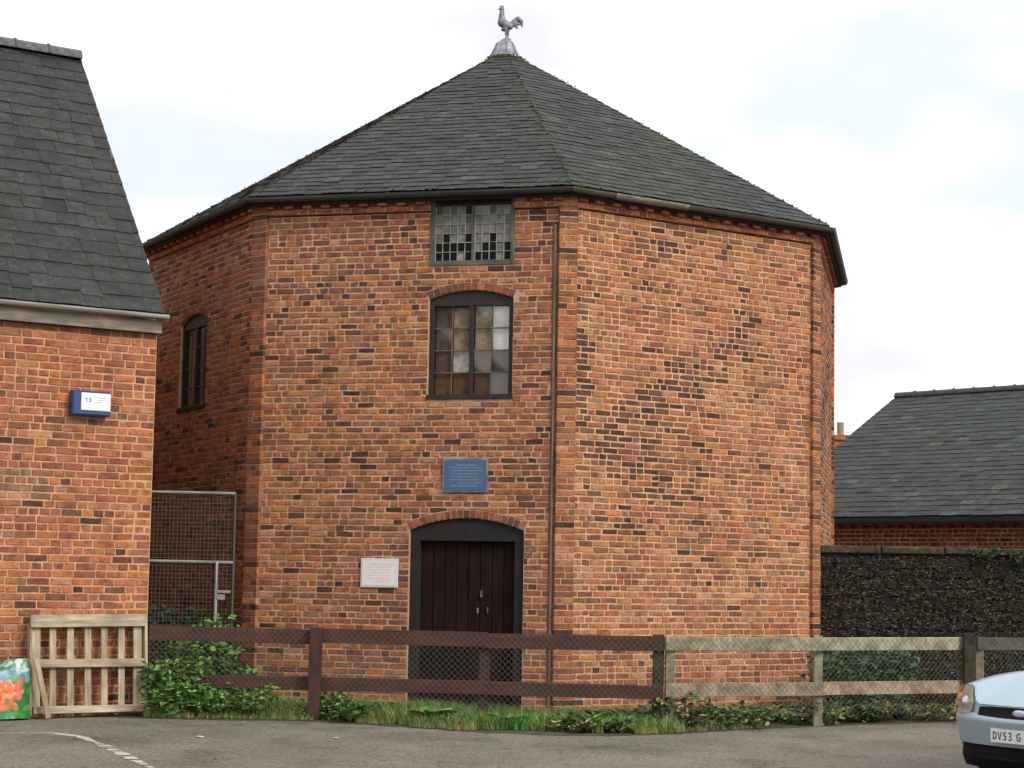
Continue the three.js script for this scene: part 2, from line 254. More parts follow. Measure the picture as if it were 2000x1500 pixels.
// ---------------------------------------------------------------- ground
{
  const g = new THREE.PlaneGeometry(600, 600); g.rotateX(-Math.PI / 2); const uv = g.attributes.uv; for (let i = 0; i < uv.count; i++) uv.setXY(i, uv.getX(i) * 120, uv.getY(i) * 120);
  top(mesh('x', g, M.asphalt), 'asphalt_ground', 'worn grey asphalt of the car park', null, null, 'structure');
  // verge of bare soil between the asphalt and the walls
  const edge = [[-4.2, -19.75], [-3.2, -19.62], [-2.1, -19.7], [-1.2, -19.15], [-0.5, -18.72], [0.6, -18.38], [1.1, -18.45], [1.7, -18.75], [2.6, -19.5], [3.6, -20.2], [5.4, -21.2], [7.5, -22.1], [12, -23.2]], back = [[12, -24.1], [4, -25], [-8, -25], [-8, -21]];
  const R = rng(5), pts = []; for (let i = 0; i < edge.length - 1; i++) for (let k = 0; k < 8; k++) { const t = k / 8; pts.push([lerp(edge[i][0], edge[i + 1][0], t) + (R() - 0.5) * 0.04, lerp(edge[i][1], edge[i + 1][1], t) + (R() - 0.5) * 0.09]); }
  const sh = new THREE.Shape([...pts, ...back].map(([x, z]) => new THREE.Vector2(x, -z))); const vg = new THREE.ShapeGeometry(sh); vg.rotateX(-Math.PI / 2); vg.translate(0, 0.004, 0);
  top(mesh('x', vg, M.soil), 'soil_verge', 'strip of bare brown earth between asphalt and cockpit', null, null, 'structure');
  // worn white parking line, broken into flakes of paint
  const line = [[-6.4, -17.45], [-5.05, -17.6], [-4.55, -17.72], [-4.2, -17.4], [-3.75, -16.5], [-3.3, -15.5], [-2.9, -14.6]]; const A = new Acc(), R2 = rng(9);
  let pw = 0.05, pc = null; for (let i = 0; i < line.length - 1; i++) { const n = 30, [x0, z0] = line[i], [x1, z1] = line[i + 1], L = Math.hypot(x1 - x0, z1 - z0), nx = -(z1 - z0) / L, nz = (x1 - x0) / L; const worn = i < 2 ? -1 : i < 3 ? -0.1 : i < 4 ? 0.1 : 0.2; for (let k = 0; k < n; k++) { const nw = clamp(pw + (R2() - 0.5) * 0.03, 0.022, 0.062), a = k / n, b = (k + 1) / n, P = (t, w) => [lerp(x0, x1, t) + nx * w, 0.004, lerp(z0, z1, t) + nz * w]; const q0 = P(a, -pw), q1 = P(b, -nw), q2 = P(b, nw), q3 = P(a, pw); pw = nw; if (fbm(i * 7 + k * 0.35, 3, 0, 3, 281) < worn + 0.24) continue; const p = [q0, q1, q2, q3]; A.quad(p[0], p[1], p[2], p[3], ...p.map((v) => [v[0], v[2]]), WHITE); } }
  top(mesh('x', A.geo(), M.paint), 'painted_line', 'worn white parking line painted on the asphalt', null, null, 'structure');
}

// ---------------------------------------------------------------- the octagonal cockpit
const OCT = { x: -0.206, z: -26.838, psi: 0.1636, R: 5.3608, Re: 5.5353, He: 6.5007, Ha: 9.8802 };
const APO = OCT.R * Math.cos(Math.PI / 8), SIDE = 2 * OCT.R * Math.sin(Math.PI / 8);
const cockpit = top(grp(OCT.x, 0, OCT.z), 'octagonal_cockpit', 'octagonal red brick cockpit with slate pyramid roof, the large central building', 'building');
// frame of face i: local x runs left to right seen from outside, origin at the face's left corner, z outwards
function faceGroupOn(parentObj, i) { const a = OCT.psi + (i + 0.5) * Math.PI / 4; parentObj.rotation.y = a; parentObj.position.set(Math.sin(a) * APO - Math.cos(a) * SIDE / 2, 0, Math.cos(a) * APO + Math.sin(a) * SIDE / 2); }
const WIN = makeArch(2.86, 0.548, 5.137, 0.108, 0.1), DOOR = makeArch(2.855, 0.735, 2.215, 0.155, 0.1), WINL = makeArch(1.9, 0.5, 5.15, 0.108, 0.1);
const facePos = {}; const brickLists = [];
const bandNoise = (s, y, k) => fbm(s * 0.9, y * 0.9, k * 5.1, 3, 201);
const colourFront = (s, y, R) => { const n = bandNoise(s, y, 1), o = sstep(0.5, 0.66, n) + (s < 1 && y < 3.4 ? 0.8 * sstep(1.1, 0.3, s) : 0), dk = sstep(0.52, 0.66, bandNoise(s + 9, y * 1.6, 2)), low = sstep(0.75, 0.3, y) * sstep(0.4, 0.55, bandNoise(s * 2, y, 4)), lime = sstep(0.6, 0.72, bandNoise(s * 1.7 + 4, y * 1.7, 3)); return brickColour([0.2 + o * 0.25, 0.24, 0.12, 0.2 + dk * 0.2, 0.09 + dk * 0.16, 0.065 + dk * 0.14, 0.05 + o * 0.22, 0.05 + low * 0.3 + lime * 0.4, 0.03 + low * 0.2 + lime * 0.1], R); };
const seg = (x, y, a, b) => { const dx = b[0] - a[0], dy = b[1] - a[1], t = clamp(((x - a[0]) * dx + (y - a[1]) * dy) / (dx * dx + dy * dy)); return Math.hypot(x - a[0] - dx * t, y - a[1] - dy * t); };
const colourRight = (s, y, R) => { const n = bandNoise(s, y, 7), dk = sstep(0.58, 0.7, bandNoise(s + 3, y * 1.5, 8)) * 0.5; const burnt = Math.max(sstep(0.55, 0.15, seg(s, y, [0.8, 3.25], [1.5, 4.0])), sstep(0.4, 0.1, seg(s, y, [1.5, 4.0], [2.8, 4.9])) * 0.75, sstep(0.5, 0.1, seg(s, y, [1.1, 5.6], [1.9, 6.2])) * 0.35, sstep(0.42, 0.2, s) * sstep(5.6, 5.2, y) * sstep(3.0, 3.8, y) * 0.9, sstep(0.9, 0.2, seg(s, y, [0.9, 2.6], [1.7, 3.0])) * 0.2); const o = sstep(0.5, 0.68, n), low = sstep(1.3, 0.5, y), lime = sstep(0.55, 0.7, bandNoise(s * 1.5 + 4, y * 1.9, 9)); const cl = 1 - 0.75 * burnt; return brickColour([(0.17 + o * 0.12) * cl, 0.25 * cl, 0.07 + low * 0.3, 0.22 + low * 0.1 + burnt * 0.3, 0.04 + dk * 0.15 + burnt * 0.8, 0.03 + dk * 0.1 + burnt * 1.1, (0.12 + o * 0.2) * cl, (0.2 + lime * 0.6) * cl, 0.04], R); };
const colourLeft = (s, y, R) => colourFront(s + 1.2, y, R);
const colourOf = { '-2': colourLeft, '-1': colourFront, 0: colourRight, 1: colourRight };
for (let i = -3; i < 5; i++) {
  const R = rng(300 + i), seen = i >= -2 && i <= 1, colour = colourOf[i] ?? colourLeft;
  const arches = i === -1 ? [[WIN, 3.86], [DOOR, -0.05]] : i === -2 ? [[WINL, 3.9]] : [], rects = i === -1 ? [[2.31, 3.41, 5.56, 6.46]] : [];
  const mort = i === 0 || i === 1 ? M.mortarRight : M.mortarFront;
  // the door opening goes down to the ground: build the backing in one piece with openings inside its outline
  const wall = mesh('wall', backing(0.07, SIDE - 0.07, -0.3, 6.25, -0.004, 0.34, arches.map(([A, b]) => [A, Math.max(b, -0.05)]), [], rects[0]), mort, cockpit); faceGroupOn(wall, i); facePos[i] = wall;
  const bandPart = (a, b) => [backing(Math.max(a, 0.1), Math.min(b, SIDE - 0.1), 6.276, 6.336, 0.037, 0.38), backing(a, b, 6.336, 6.53, 0.0, 0.34)];
  const band = mesh('eaves_band', mergeGeometries(i === -1 ? [...bandPart(0.07, 2.31), ...bandPart(3.41, SIDE - 0.07)] : bandPart(0.07, SIDE - 0.07)), mort, wall);
  const holes = [...arches.map(([A, b]) => archHole(A, b)), ...rects.map(([a, b, c, d]) => rectHole(a, b, c, d))];
  if (!seen) continue;
  let list = layBricks({ s0: 0.085, s1: SIDE - 0.085, y0: -0.15, y1: 6.252, ch: 0.0777, holes, arches: arches.map((a) => a[0]), colour, R });
  for (const [A] of arches) list.push(...voussoirs(A, (s, y, q) => jit(PAL[[1, 2, 2, 3, 4][Math.floor(q() * 5)]], q), R));
  list.push(...layBricks({ s0: 0.075, s1: SIDE - 0.075, y0: 6.272, y1: 6.338, ch: 0.0775, holes, colour: (s, y, q) => jit(PAL[[0, 1, 0, 2][Math.floor(q() * 4)]], q), R, z: 0.047 }));
  for (let s = 0.1; s < SIDE - 0.15; s += 0.127) { if (i === -1 && s > 2.17 && s < 3.42) continue; const out = Math.round(s / 0.127) % 2 ? 0.1 : 0.012; const poly = rect(s + 0.006, 6.342, s + 0.121, 6.41); list.push({ poly, z0: -0.01, z1: out, k: jit(PAL[[0, 1, 2][Math.floor(R() * 3)]], R), cx: s + 0.06, cy: 6.376, a: area(poly), u: [R() * 7, R() * 7] }); }
  list.push(...layBricks({ s0: 0.075, s1: SIDE - 0.075, y0: 6.414, y1: 6.49, ch: 0.0775, holes, colour, R, z: 0.108 }));
  brickLists.push({ parent: wall, list, weight: 1 });
}
for (let i = -3; i < 5; i++) { // corner piers, one brick wide
  const a = OCT.psi + i * Math.PI / 4, R = rng(500 + i);
  const pier = mesh('corner_pier', (() => { const g = new THREE.BoxGeometry(0.228, 6.78, 0.26); g.translate(0, 3.14, -0.136); return g; })(), i > -1 ? M.mortarRight : M.mortarFront, cockpit); pier.position.set(Math.sin(a) * OCT.R, 0, Math.cos(a) * OCT.R); pier.rotation.y = a;
  if (i < -1 || i > 2) continue;
  const colour = i === 2 ? colourRight : colourFront, list = []; const ch = 0.0777, n = 85;
  for (let k = 0; k < n; k++) { const y = -0.15 + k * ch; const cuts = R() < 0.62 ? [-0.12, 0.12] : [-0.12, (R() - 0.5) * 0.12, 0.12]; for (let c = 0; c < cuts.length - 1; c++) { const poly = rect(cuts[c] + (c ? 0.006 : 0), y + 0.005, cuts[c + 1] - (c < cuts.length - 2 ? 0.006 : 0), y + ch - 0.006); list.push({ poly, z0: -0.12, z1: (R() - 0.5) * 0.006, k: colour(i === 0 ? 2.2 : 1.4, y, R), cx: (cuts[c] + cuts[c + 1]) / 2, cy: y + ch / 2, a: area(poly), u: [R() * 7, R() * 7] }); } }
  brickLists.push({ parent: pier, list, weight: 1 });
}
emitPieces(brickLists, 300, 'brick', M.brick);

{ // roof, gutter, cap
  const lathe = (pts, m, name, parent, i0 = 0, n = 8) => { let g = new THREE.LatheGeometry(pts.map((p) => new THREE.Vector2(...p)), n, OCT.psi + i0 * Math.PI / 4, n * Math.PI / 4); g = g.toNonIndexed(); g.computeVertexNormals(); return mesh(name, g, m, parent); };
  const roof = lathe([[0.02, OCT.Ha - 0.03], [OCT.Re - 0.01, OCT.He - 0.015], [OCT.Re - 0.02, OCT.He - 0.06], [5.3, 6.5], [0.02, 9.6]], M.slateUnder, 'roof', cockpit);
  roof.material = M.slateUnder; M.slateUnder.side = THREE.DoubleSide;
  const eA = OCT.Re * Math.cos(Math.PI / 8), slope = Math.atan2(OCT.Ha - OCT.He, eA), H = Math.hypot(eA, OCT.Ha - OCT.He), half = OCT.Re * Math.sin(Math.PI / 8); const lists = [];
  for (let i = -3; i < 4; i++) {
    const a = OCT.psi + (i + 0.5) * Math.PI / 4, f = new THREE.Group(); f.name = 'roof_slope'; roof.add(f);
    f.rotation.order = 'YXZ'; f.rotation.set(-(Math.PI / 2 - slope), a, 0); f.position.set(Math.sin(a) * eA, OCT.He, Math.cos(a) * eA);
    const xlim = (y) => { const w = half * (1 - y / H); return [-w, w]; }; const m = Math.hypot(half, H);
    xlim.planes = [[H / m, -half / m, -half * H / m], [-H / m, -half / m, -half * H / m]];
    const R = rng(700 + i), green = i >= 0 ? 1 : 0.35;
    const tone = (x, y, q) => { const b = 0.046 * (0.68 + q() * 0.64), n = fbm(x * 0.7 + i * 9, y * 0.7, 3, 3, 207), mo = sstep(0.42, 0.65, n) * green + (Math.abs(x) > half * (1 - y / H) - 0.22 ? 0.55 * q() : 0), pale = q() < 0.1 ? 1.55 : 1; return [b * pale * (1 + mo * 0.12), b * pale * (1.02 + mo * 0.2), b * pale * (1.06 - mo * 0.25)]; };
    const list = slateRows({ H, xlim, e: 0.152, w: 0.22, R, tone }); lists.push({ parent: f, list, weight: i === -1 || i === 0 ? 1 : 0.2 });
  }
  for (const L of lists) { L.parent.updateWorldMatrix(true, false); }
  // slates hang straight on the roof part
  const flat = lists.map((L) => L);
  emitPieces(flat, 300, 'slate', M.slate);
  const gm = { '-2': M.iron, '-1': M.iron, 0: M.ironOlive, 1: M.ironOlive };
  for (let i = -3; i < 5; i++) { const r = OCT.Re + 0.035, pts = []; for (let k = 0; k <= 8; k++) { const t = Math.PI * k / 8; pts.push([r + 0.06 * Math.cos(t), OCT.He - 0.03 - 0.065 * Math.sin(t)]); } const g = lathe([...pts, [r - 0.05, OCT.He - 0.03], [r, OCT.He - 0.085], [r + 0.05, OCT.He - 0.03]], gm[i] ?? M.iron, 'gutter', cockpit, i, 1); g.material.side = THREE.DoubleSide; }
  lathe([[5.36, 6.5], [OCT.Re - 0.015, 6.475], [OCT.Re - 0.015, 6.38], [OCT.Re - 0.045, 6.375], [5.4, 6.42], [5.3, 6.47]], M.black, 'fascia_board', cockpit);
  { // the one pale replaced length of gutter on the right hand side
    const w = facePos[0], L = 1.15, g = new THREE.CylinderGeometry(0.066, 0.066, L, 14, 1, true, 0, Math.PI); g.rotateZ(Math.PI / 2); g.rotateX(Math.PI); const p = put('gutter', g, M.zinc.clone(), w, 1.12, OCT.He - 0.035, (OCT.Re + 0.042) * Math.cos(Math.PI / 8) - APO); p.material.side = THREE.DoubleSide; p.userData.label = 'pale replacement length of gutter'; }
  const cap = new THREE.LatheGeometry([[0.27, 9.69], [0.262, 9.72], [0.235, 9.77], [0.2, 9.83], [0.175, 9.88], [0.15, 9.94], [0.12, 10.0], [0.085, 10.04], [0.0, 10.055]].map((p) => new THREE.Vector2(...p)), 16); const lead = mesh('lead_cap', cap, M.lead, roof);
  for (let k = 0; k < 8; k++) { const a = OCT.psi + k * Math.PI / 4; mesh('lead_roll', rod([Math.sin(a) * 0.268, 9.7, Math.cos(a) * 0.268], [Math.sin(a) * 0.125, 10.005, Math.cos(a) * 0.125], 0.013, 6), M.lead, roof); }
}
{ // downpipe in the angle of the near pier
  const w = facePos[-1], p = new THREE.Group(); p.name = 'downpipe'; w.add(p); p.position.set(SIDE - 0.168, 0, -0.004);
  mesh('pipe', rod([0, -0.05, 0], [0, 6.05, 0], 0.03, 12), M.pipe, p); for (let k = 0; k < 4; k++) mesh('pipe_collar', rod([0, 0.9 + k * 1.6, 0], [0, 1.0 + k * 1.6, 0], 0.037, 12), M.pipe, p);
}
function archPlate(A, bottom, d, drop = 0) { // solid board filling the head of an arched opening
  const half = Math.asin(A.hw / A.r), pts = [[A.sc - A.hw, bottom], [A.sc + A.hw, bottom]]; for (let i = 0; i <= 12; i++) { const a = half - (2 * half * i) / 12; pts.push([A.sc + A.r * Math.sin(a), A.cy + A.r * Math.cos(a) - drop]); } const g = new THREE.ExtrudeGeometry(new THREE.Shape(pts.map((p) => new THREE.Vector2(...p))), { depth: d, bevelEnabled: false }); return g;
}
{ // door
  const w = facePos[-1], z = -0.075, x0 = DOOR.sc - DOOR.hw, x1 = DOOR.sc + DOOR.hw, fw = 0.125;
  const dr = new THREE.Group(); dr.name = 'door'; w.parent.add(dr); dr.position.copy(w.position); dr.rotation.copy(w.rotation);
  const head = mesh('door_frame', archPlate(DOOR, 2.085, 0.12), M.black, dr); head.position.z = z - 0.09;
  put('door_frame', bx(fw, 2.13, 0.12), M.black, dr, x0 + fw / 2, 1.02, z - 0.03); put('door_frame', bx(fw, 2.13, 0.12), M.black, dr, x1 - fw / 2, 1.02, z - 0.03);
  const a = x0 + fw, b = x1 - fw, n = 8, R = rng(31), bw = (b - a) / n;
  for (let k = 0; k < n; k++) put('board', bx(bw - 0.008, 2.08, 0.04, 0.006), M.doorWood, dr, a + bw * (k + 0.5), 1.04, z - 0.08 + (R() - 0.5) * 0.006);
  put('backing_board', bx(b - a, 2.08, 0.02), M.black, dr, (a + b) / 2, 1.04, z - 0.13);
  put('handle', bx(0.025, 0.09, 0.03), M.pipe, dr, 3.03, 1.43, z - 0.045); put('lock_plate', bx(0.025, 0.07, 0.012), M.pipe, dr, 2.985, 1.22, z - 0.05); put('lock_plate', bx(0.018, 0.07, 0.012), M.pipe, dr, 3.11, 1.23, z - 0.05);
}
function casement(A, bottom, face, pale, seed, gl = M.glass) {
  const wn = new THREE.Group(); wn.name = 'window'; cockpit.add(wn); wn.position.copy(face.position); wn.rotation.copy(face.rotation);
  const R = rng(seed), z = -0.06, x0 = A.sc - A.hw, x1 = A.sc + A.hw, f = 0.062, headY = A.spring - 0.085;
  const h = mesh('window_frame', archPlate(A, headY, 0.08), M.frameDark, wn); h.position.z = z - 0.06;
  for (const x of [x0 + f / 2, x1 - f / 2]) put('window_frame', bx(f, headY - bottom, 0.08), M.frameDark, wn, x, (headY + bottom) / 2, z - 0.02);
  put('mullion', bx(0.05, headY - bottom - f, 0.07), M.frameDark, wn, A.sc, (headY + bottom + f) / 2, z - 0.018); put('sill', bx(2 * A.hw + 0.02, 0.06, 0.15), M.frameDark, wn, A.sc, bottom + 0.03, z + 0.008);
  const gx = [[x0 + f, A.sc - 0.025], [A.sc + 0.025, x1 - f]], y0 = bottom + 0.06, y1 = headY, rows = 4, rh = (y1 - y0) / rows;
  gx.forEach(([a, b], c) => { const cw = (b - a) / 2; put('glazing_bar', bx(0.014, y1 - y0, 0.02, 0.002), M.bar, wn, (a + b) / 2, (y0 + y1) / 2, z - 0.015);
    for (let r = 1; r < rows; r++) put('glazing_bar', bx(b - a, 0.014, 0.022, 0.002), M.bar, wn, (a + b) / 2, y0 + rh * r, z - 0.015);
    for (let r = 0; r < rows; r++) for (let k = 0; k < 2; k++) { const px = a + cw * (k + 0.5), py = y0 + rh * (r + 0.5); put('pane', new THREE.PlaneGeometry(cw - 0.008, rh - 0.008), gl, wn, px, py, z - 0.016, (R() - 0.5) * 0.03, (R() - 0.5) * 0.03, 0);
      const s = pale[c * 2 + k]?.[rows - 1 - r]; if (s && s !== '.') put(s === 'w' ? 'paper_sheet' : 'reflection_sheet', bx(cw - 0.02, rh - 0.015, 0.004, 0.001), ({ w: M.paper, W: M.reflectPale, b: M.reflectBeige, n: M.reflectBrown, p: M.reflectPlum })[s], wn, px, py, z - 0.045 - R() * 0.01); } });  // except the paper, coloured sheets behind the panes stand in for reflections
}
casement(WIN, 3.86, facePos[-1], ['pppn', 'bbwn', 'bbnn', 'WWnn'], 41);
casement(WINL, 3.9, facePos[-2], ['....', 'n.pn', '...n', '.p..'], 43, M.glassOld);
{ // high leaded window under the eaves: small quarries, some dirty, some dark
  const w = facePos[-1], wn = new THREE.Group(); wn.name = 'leaded_window'; cockpit.add(wn); wn.position.copy(w.position); wn.rotation.copy(w.rotation);
  const z = -0.03, x0 = 2.31, x1 = 3.41, y0 = 5.56, y1 = 6.42, f = 0.06;
  put('window_frame', bx(f, y1 - y0, 0.09), M.greyWood, wn, x0 + f / 2, (y0 + y1) / 2, z); put('window_frame', bx(f * 0.8, y1 - y0, 0.09), M.greyWood, wn, x1 - f * 0.4, (y0 + y1) / 2, z); put('window_frame', bx(x1 - x0 - f * 1.9, f, 0.085, 0.004, true), M.greyWood, wn, 2.865, y0 + f / 2, z); put('window_frame', bx(x1 - x0 - f * 1.9, 0.12, 0.08, 0.004, true), M.black, wn, 2.865, y1 - 0.03, z);  // black head board paints the shade under the eaves
  const rowsL = ['CACAD', 'AAAAC', 'AAAAA', 'ADBBD', 'DDDDD', 'DDDBD'], rowsR = ['BBCBB', 'ABAAA', 'AAAAA', 'BBDAB', 'ADDAD', 'DDDAD']; const matOf = { A: M.dirtyA, B: M.dirtyB, C: M.dirtyC, D: M.darkGlass }, R = rng(51);
  [[x0 + f, 2.855, rowsL], [2.885, x1 - f * 0.8, rowsR]].forEach(([a, b, rows], c) => { const cw = (b - a) / 5, ya = y0 + f, yb = y1 - 0.09, rh = (yb - ya) / 6;
    rows.forEach((s, r) => [...s].forEach((ch, k) => put('pane', bx(cw - 0.006, rh - 0.006, 0.004, 0.0005), matOf[ch], wn, a + cw * (k + 0.5), yb - rh * (r + 0.5), z - 0.005, (R() - 0.5) * 0.05, (R() - 0.5) * 0.05)));
    for (let k = 0; k <= 5; k++) put('lead_bar', bx(k === 0 || k === 5 ? 0.018 : 0.011, yb - ya, 0.012, 0.002), k === 0 ? M.galv : M.came, wn, a + cw * k, (ya + yb) / 2, z + 0.004); for (let r = 0; r <= 6; r++) put('lead_bar', bx(b - a, r === 6 ? 0.016 : 0.01, 0.014, 0.002), M.came, wn, (a + b) / 2, yb - rh * r, z + 0.003); });
  put('mullion', bx(0.03, y1 - y0 - 0.1, 0.06), M.greyWood, wn, 2.87, (y0 + y1) / 2, z);
}
// faint unreadable lines of lettering
function linesTex(bg, fg, rows, seed, margin = 0.1, head = true) { const c = document.createElement('canvas'); c.width = 384; c.height = 256; const x = c.getContext('2d'), R = rng(seed); x.fillStyle = bg; x.fillRect(0, 0, 384, 256); x.fillStyle = fg; const h = 256 * (1 - 2 * margin) / rows; for (let r = 0; r < rows; r++) { let p = 384 * (margin + (r % 3 === 0 ? 0.08 : 0.02) * R() * 4), e = 384 * (1 - margin - R() * 0.15); while (p < e) { const w = 6 + R() * 22; for (let q = 0; q < w; q += 5) x.fillRect(p + q, 256 * margin + r * h + h * 0.2 + R() * 2, 2 + R() * 2, h * (head && r === 0 ? 0.65 : 0.45) * (0.6 + R() * 0.4)); p += w + 7; } } const t = new THREE.CanvasTexture(c); t.colorSpace = THREE.SRGBColorSpace; return t; }
function wallSign(name, label, cat, face, cx, cy, w, h, d, rim, faceMat, z = 0.012) { const P = new THREE.Vector3(cx, cy, z).applyMatrix4(face.matrixWorld); const g = grp(P.x, P.y, P.z, face.rotation.y + (face.parent === cockpit ? 0 : 0)); top(g, name, label, cat); put('rim', bx(w, h, d, 0.006), rim, g, 0, 0, 0); put('face', new THREE.PlaneGeometry(w - 0.05, h - 0.05), faceMat, g, 0, 0, d / 2 + 0.004); return g; }
wallSign('wall_plaque', 'blue lettered plaque with pale rim on brick above the door', 'plaque', facePos[-1], 2.83, 2.9, 0.585, 0.43, 0.03, M.plaqueRim, S({ map: linesTex('#3f5a78', '#7f93a8', 8, 61), roughness: 0.5 }));
wallSign('notice_board', 'small white notice on brick wall left of the door', 'notice', facePos[-1], 1.737, 1.668, 0.49, 0.365, 0.025, S({ color: col('#c9ccd0'), roughness: 0.6 }), S({ map: linesTex('#dcd6d2', '#c9a6a2', 7, 63), roughness: 0.6 }));

{ // weathercock, one continuous cast figure, on the lead cap, looking left
  const N = 56, mc = new MarchingCubes(N, M.cock, true, true, 60000); mc.isolation = 0; const S1 = 0.62; // half extent
  const J = [ // capsules: a, b, ra, rb  (x to the right, y up; metres)
    [[-0.06, 0.16, 0], [-0.02, 0.22, 0], 0.03, 0.05], [[0.05, 0.21, 0], [-0.07, 0.27, 0], 0.048, 0.075], [[-0.08, 0.29, 0], [-0.085, 0.4, 0], 0.066, 0.04], [[-0.085, 0.4, 0], [-0.075, 0.485, 0], 0.04, 0.027], [[-0.082, 0.495, 0], [-0.1, 0.495, 0], 0.029, 0.024], [[-0.11, 0.49, 0], [-0.15, 0.48, 0], 0.012, 0.004],
    [[-0.11, 0.53, 0], [-0.06, 0.535, 0], 0.012, 0.012], [[-0.09, 0.53, 0], [-0.09, 0.55, 0], 0.01, 0.006], [[-0.1, 0.45, 0], [-0.107, 0.425, 0], 0.012, 0.01],
    [[0.05, 0.22, 0], [0.11, 0.28, 0], 0.045, 0.04], [[0.11, 0.28, 0], [0.17, 0.33, 0], 0.045, 0.04], [[0.17, 0.33, 0], [0.225, 0.3, 0], 0.04, 0.028], [[0.225, 0.3, 0], [0.24, 0.21, 0], 0.028, 0.01], [[0.12, 0.26, 0], [0.19, 0.25, 0], 0.035, 0.02], [[0.12, 0.25, 0], [0.16, 0.19, 0], 0.035, 0.018],
    [[-0.02, 0.2, 0.02], [-0.015, 0.09, 0.022], 0.034, 0.014], [[0.01, 0.19, -0.02], [0.02, 0.09, -0.022], 0.034, 0.014], [[-0.015, 0.09, 0.022], [-0.005, 0.0, 0.022], 0.013, 0.011], [[0.02, 0.09, -0.022], [0.015, 0.0, -0.022], 0.013, 0.011], [[-0.005, 0.004, 0.022], [-0.05, -0.005, 0.03], 0.01, 0.007], [[0.015, 0.004, -0.022], [-0.03, -0.005, -0.03], 0.01, 0.007], [[-0.04, 0.005, 0], [0.05, 0.005, 0], 0.02, 0.02]];
  const ctr = [0.045, 0.27, 0], hs = 0.31;
  for (let k = 0; k < N; k++) for (let j = 0; j < N; j++) for (let i = 0; i < N; i++) {
    const p = [ctr[0] + (i / N * 2 - 1) * hs, ctr[1] + (j / N * 2 - 1) * hs, ctr[2] + (k / N * 2 - 1) * hs]; let d = 9;
    for (const [a, b, ra, rb] of J) { const ab = [b[0] - a[0], b[1] - a[1], b[2] - a[2]], ap = [p[0] - a[0], p[1] - a[1], p[2] - a[2]]; const t = clamp((ap[0] * ab[0] + ap[1] * ab[1] + ap[2] * ab[2]) / (ab[0] ** 2 + ab[1] ** 2 + ab[2] ** 2)); const q = Math.hypot(ap[0] - ab[0] * t, ap[1] - ab[1] * t, ap[2] - ab[2] * t) - lerp(ra, rb, t); const h = clamp(0.5 + 0.5 * (d - q) / 0.018); d = lerp(d, q, h) - 0.018 * h * (1 - h); }
    mc.field[i + j * N + k * N * N] = -d;
  }
  mc.update(); const n = mc.count, g = new THREE.BufferGeometry(); const pos = mc.positionArray.slice(0, n * 3); for (let i = 0; i < n; i++) { pos[3 * i] = pos[3 * i] * hs + ctr[0]; pos[3 * i + 1] = pos[3 * i + 1] * hs + ctr[1]; pos[3 * i + 2] = pos[3 * i + 2] * hs + ctr[2]; }
  g.setAttribute('position', new THREE.Float32BufferAttribute(pos, 3)); g.setAttribute('normal', new THREE.Float32BufferAttribute(mc.normalArray.slice(0, n * 3), 3)); g.setAttribute('uv', new THREE.Float32BufferAttribute(pos.filter((_, i) => i % 3 < 2).map((v) => v * 3), 2));
  const w = mesh('x', g, M.cock); w.position.set(OCT.x + 0.02, 10.055, OCT.z); top(w, 'weathercock', 'grey metal cockerel weathervane on the roof peak', 'weathervane');
}

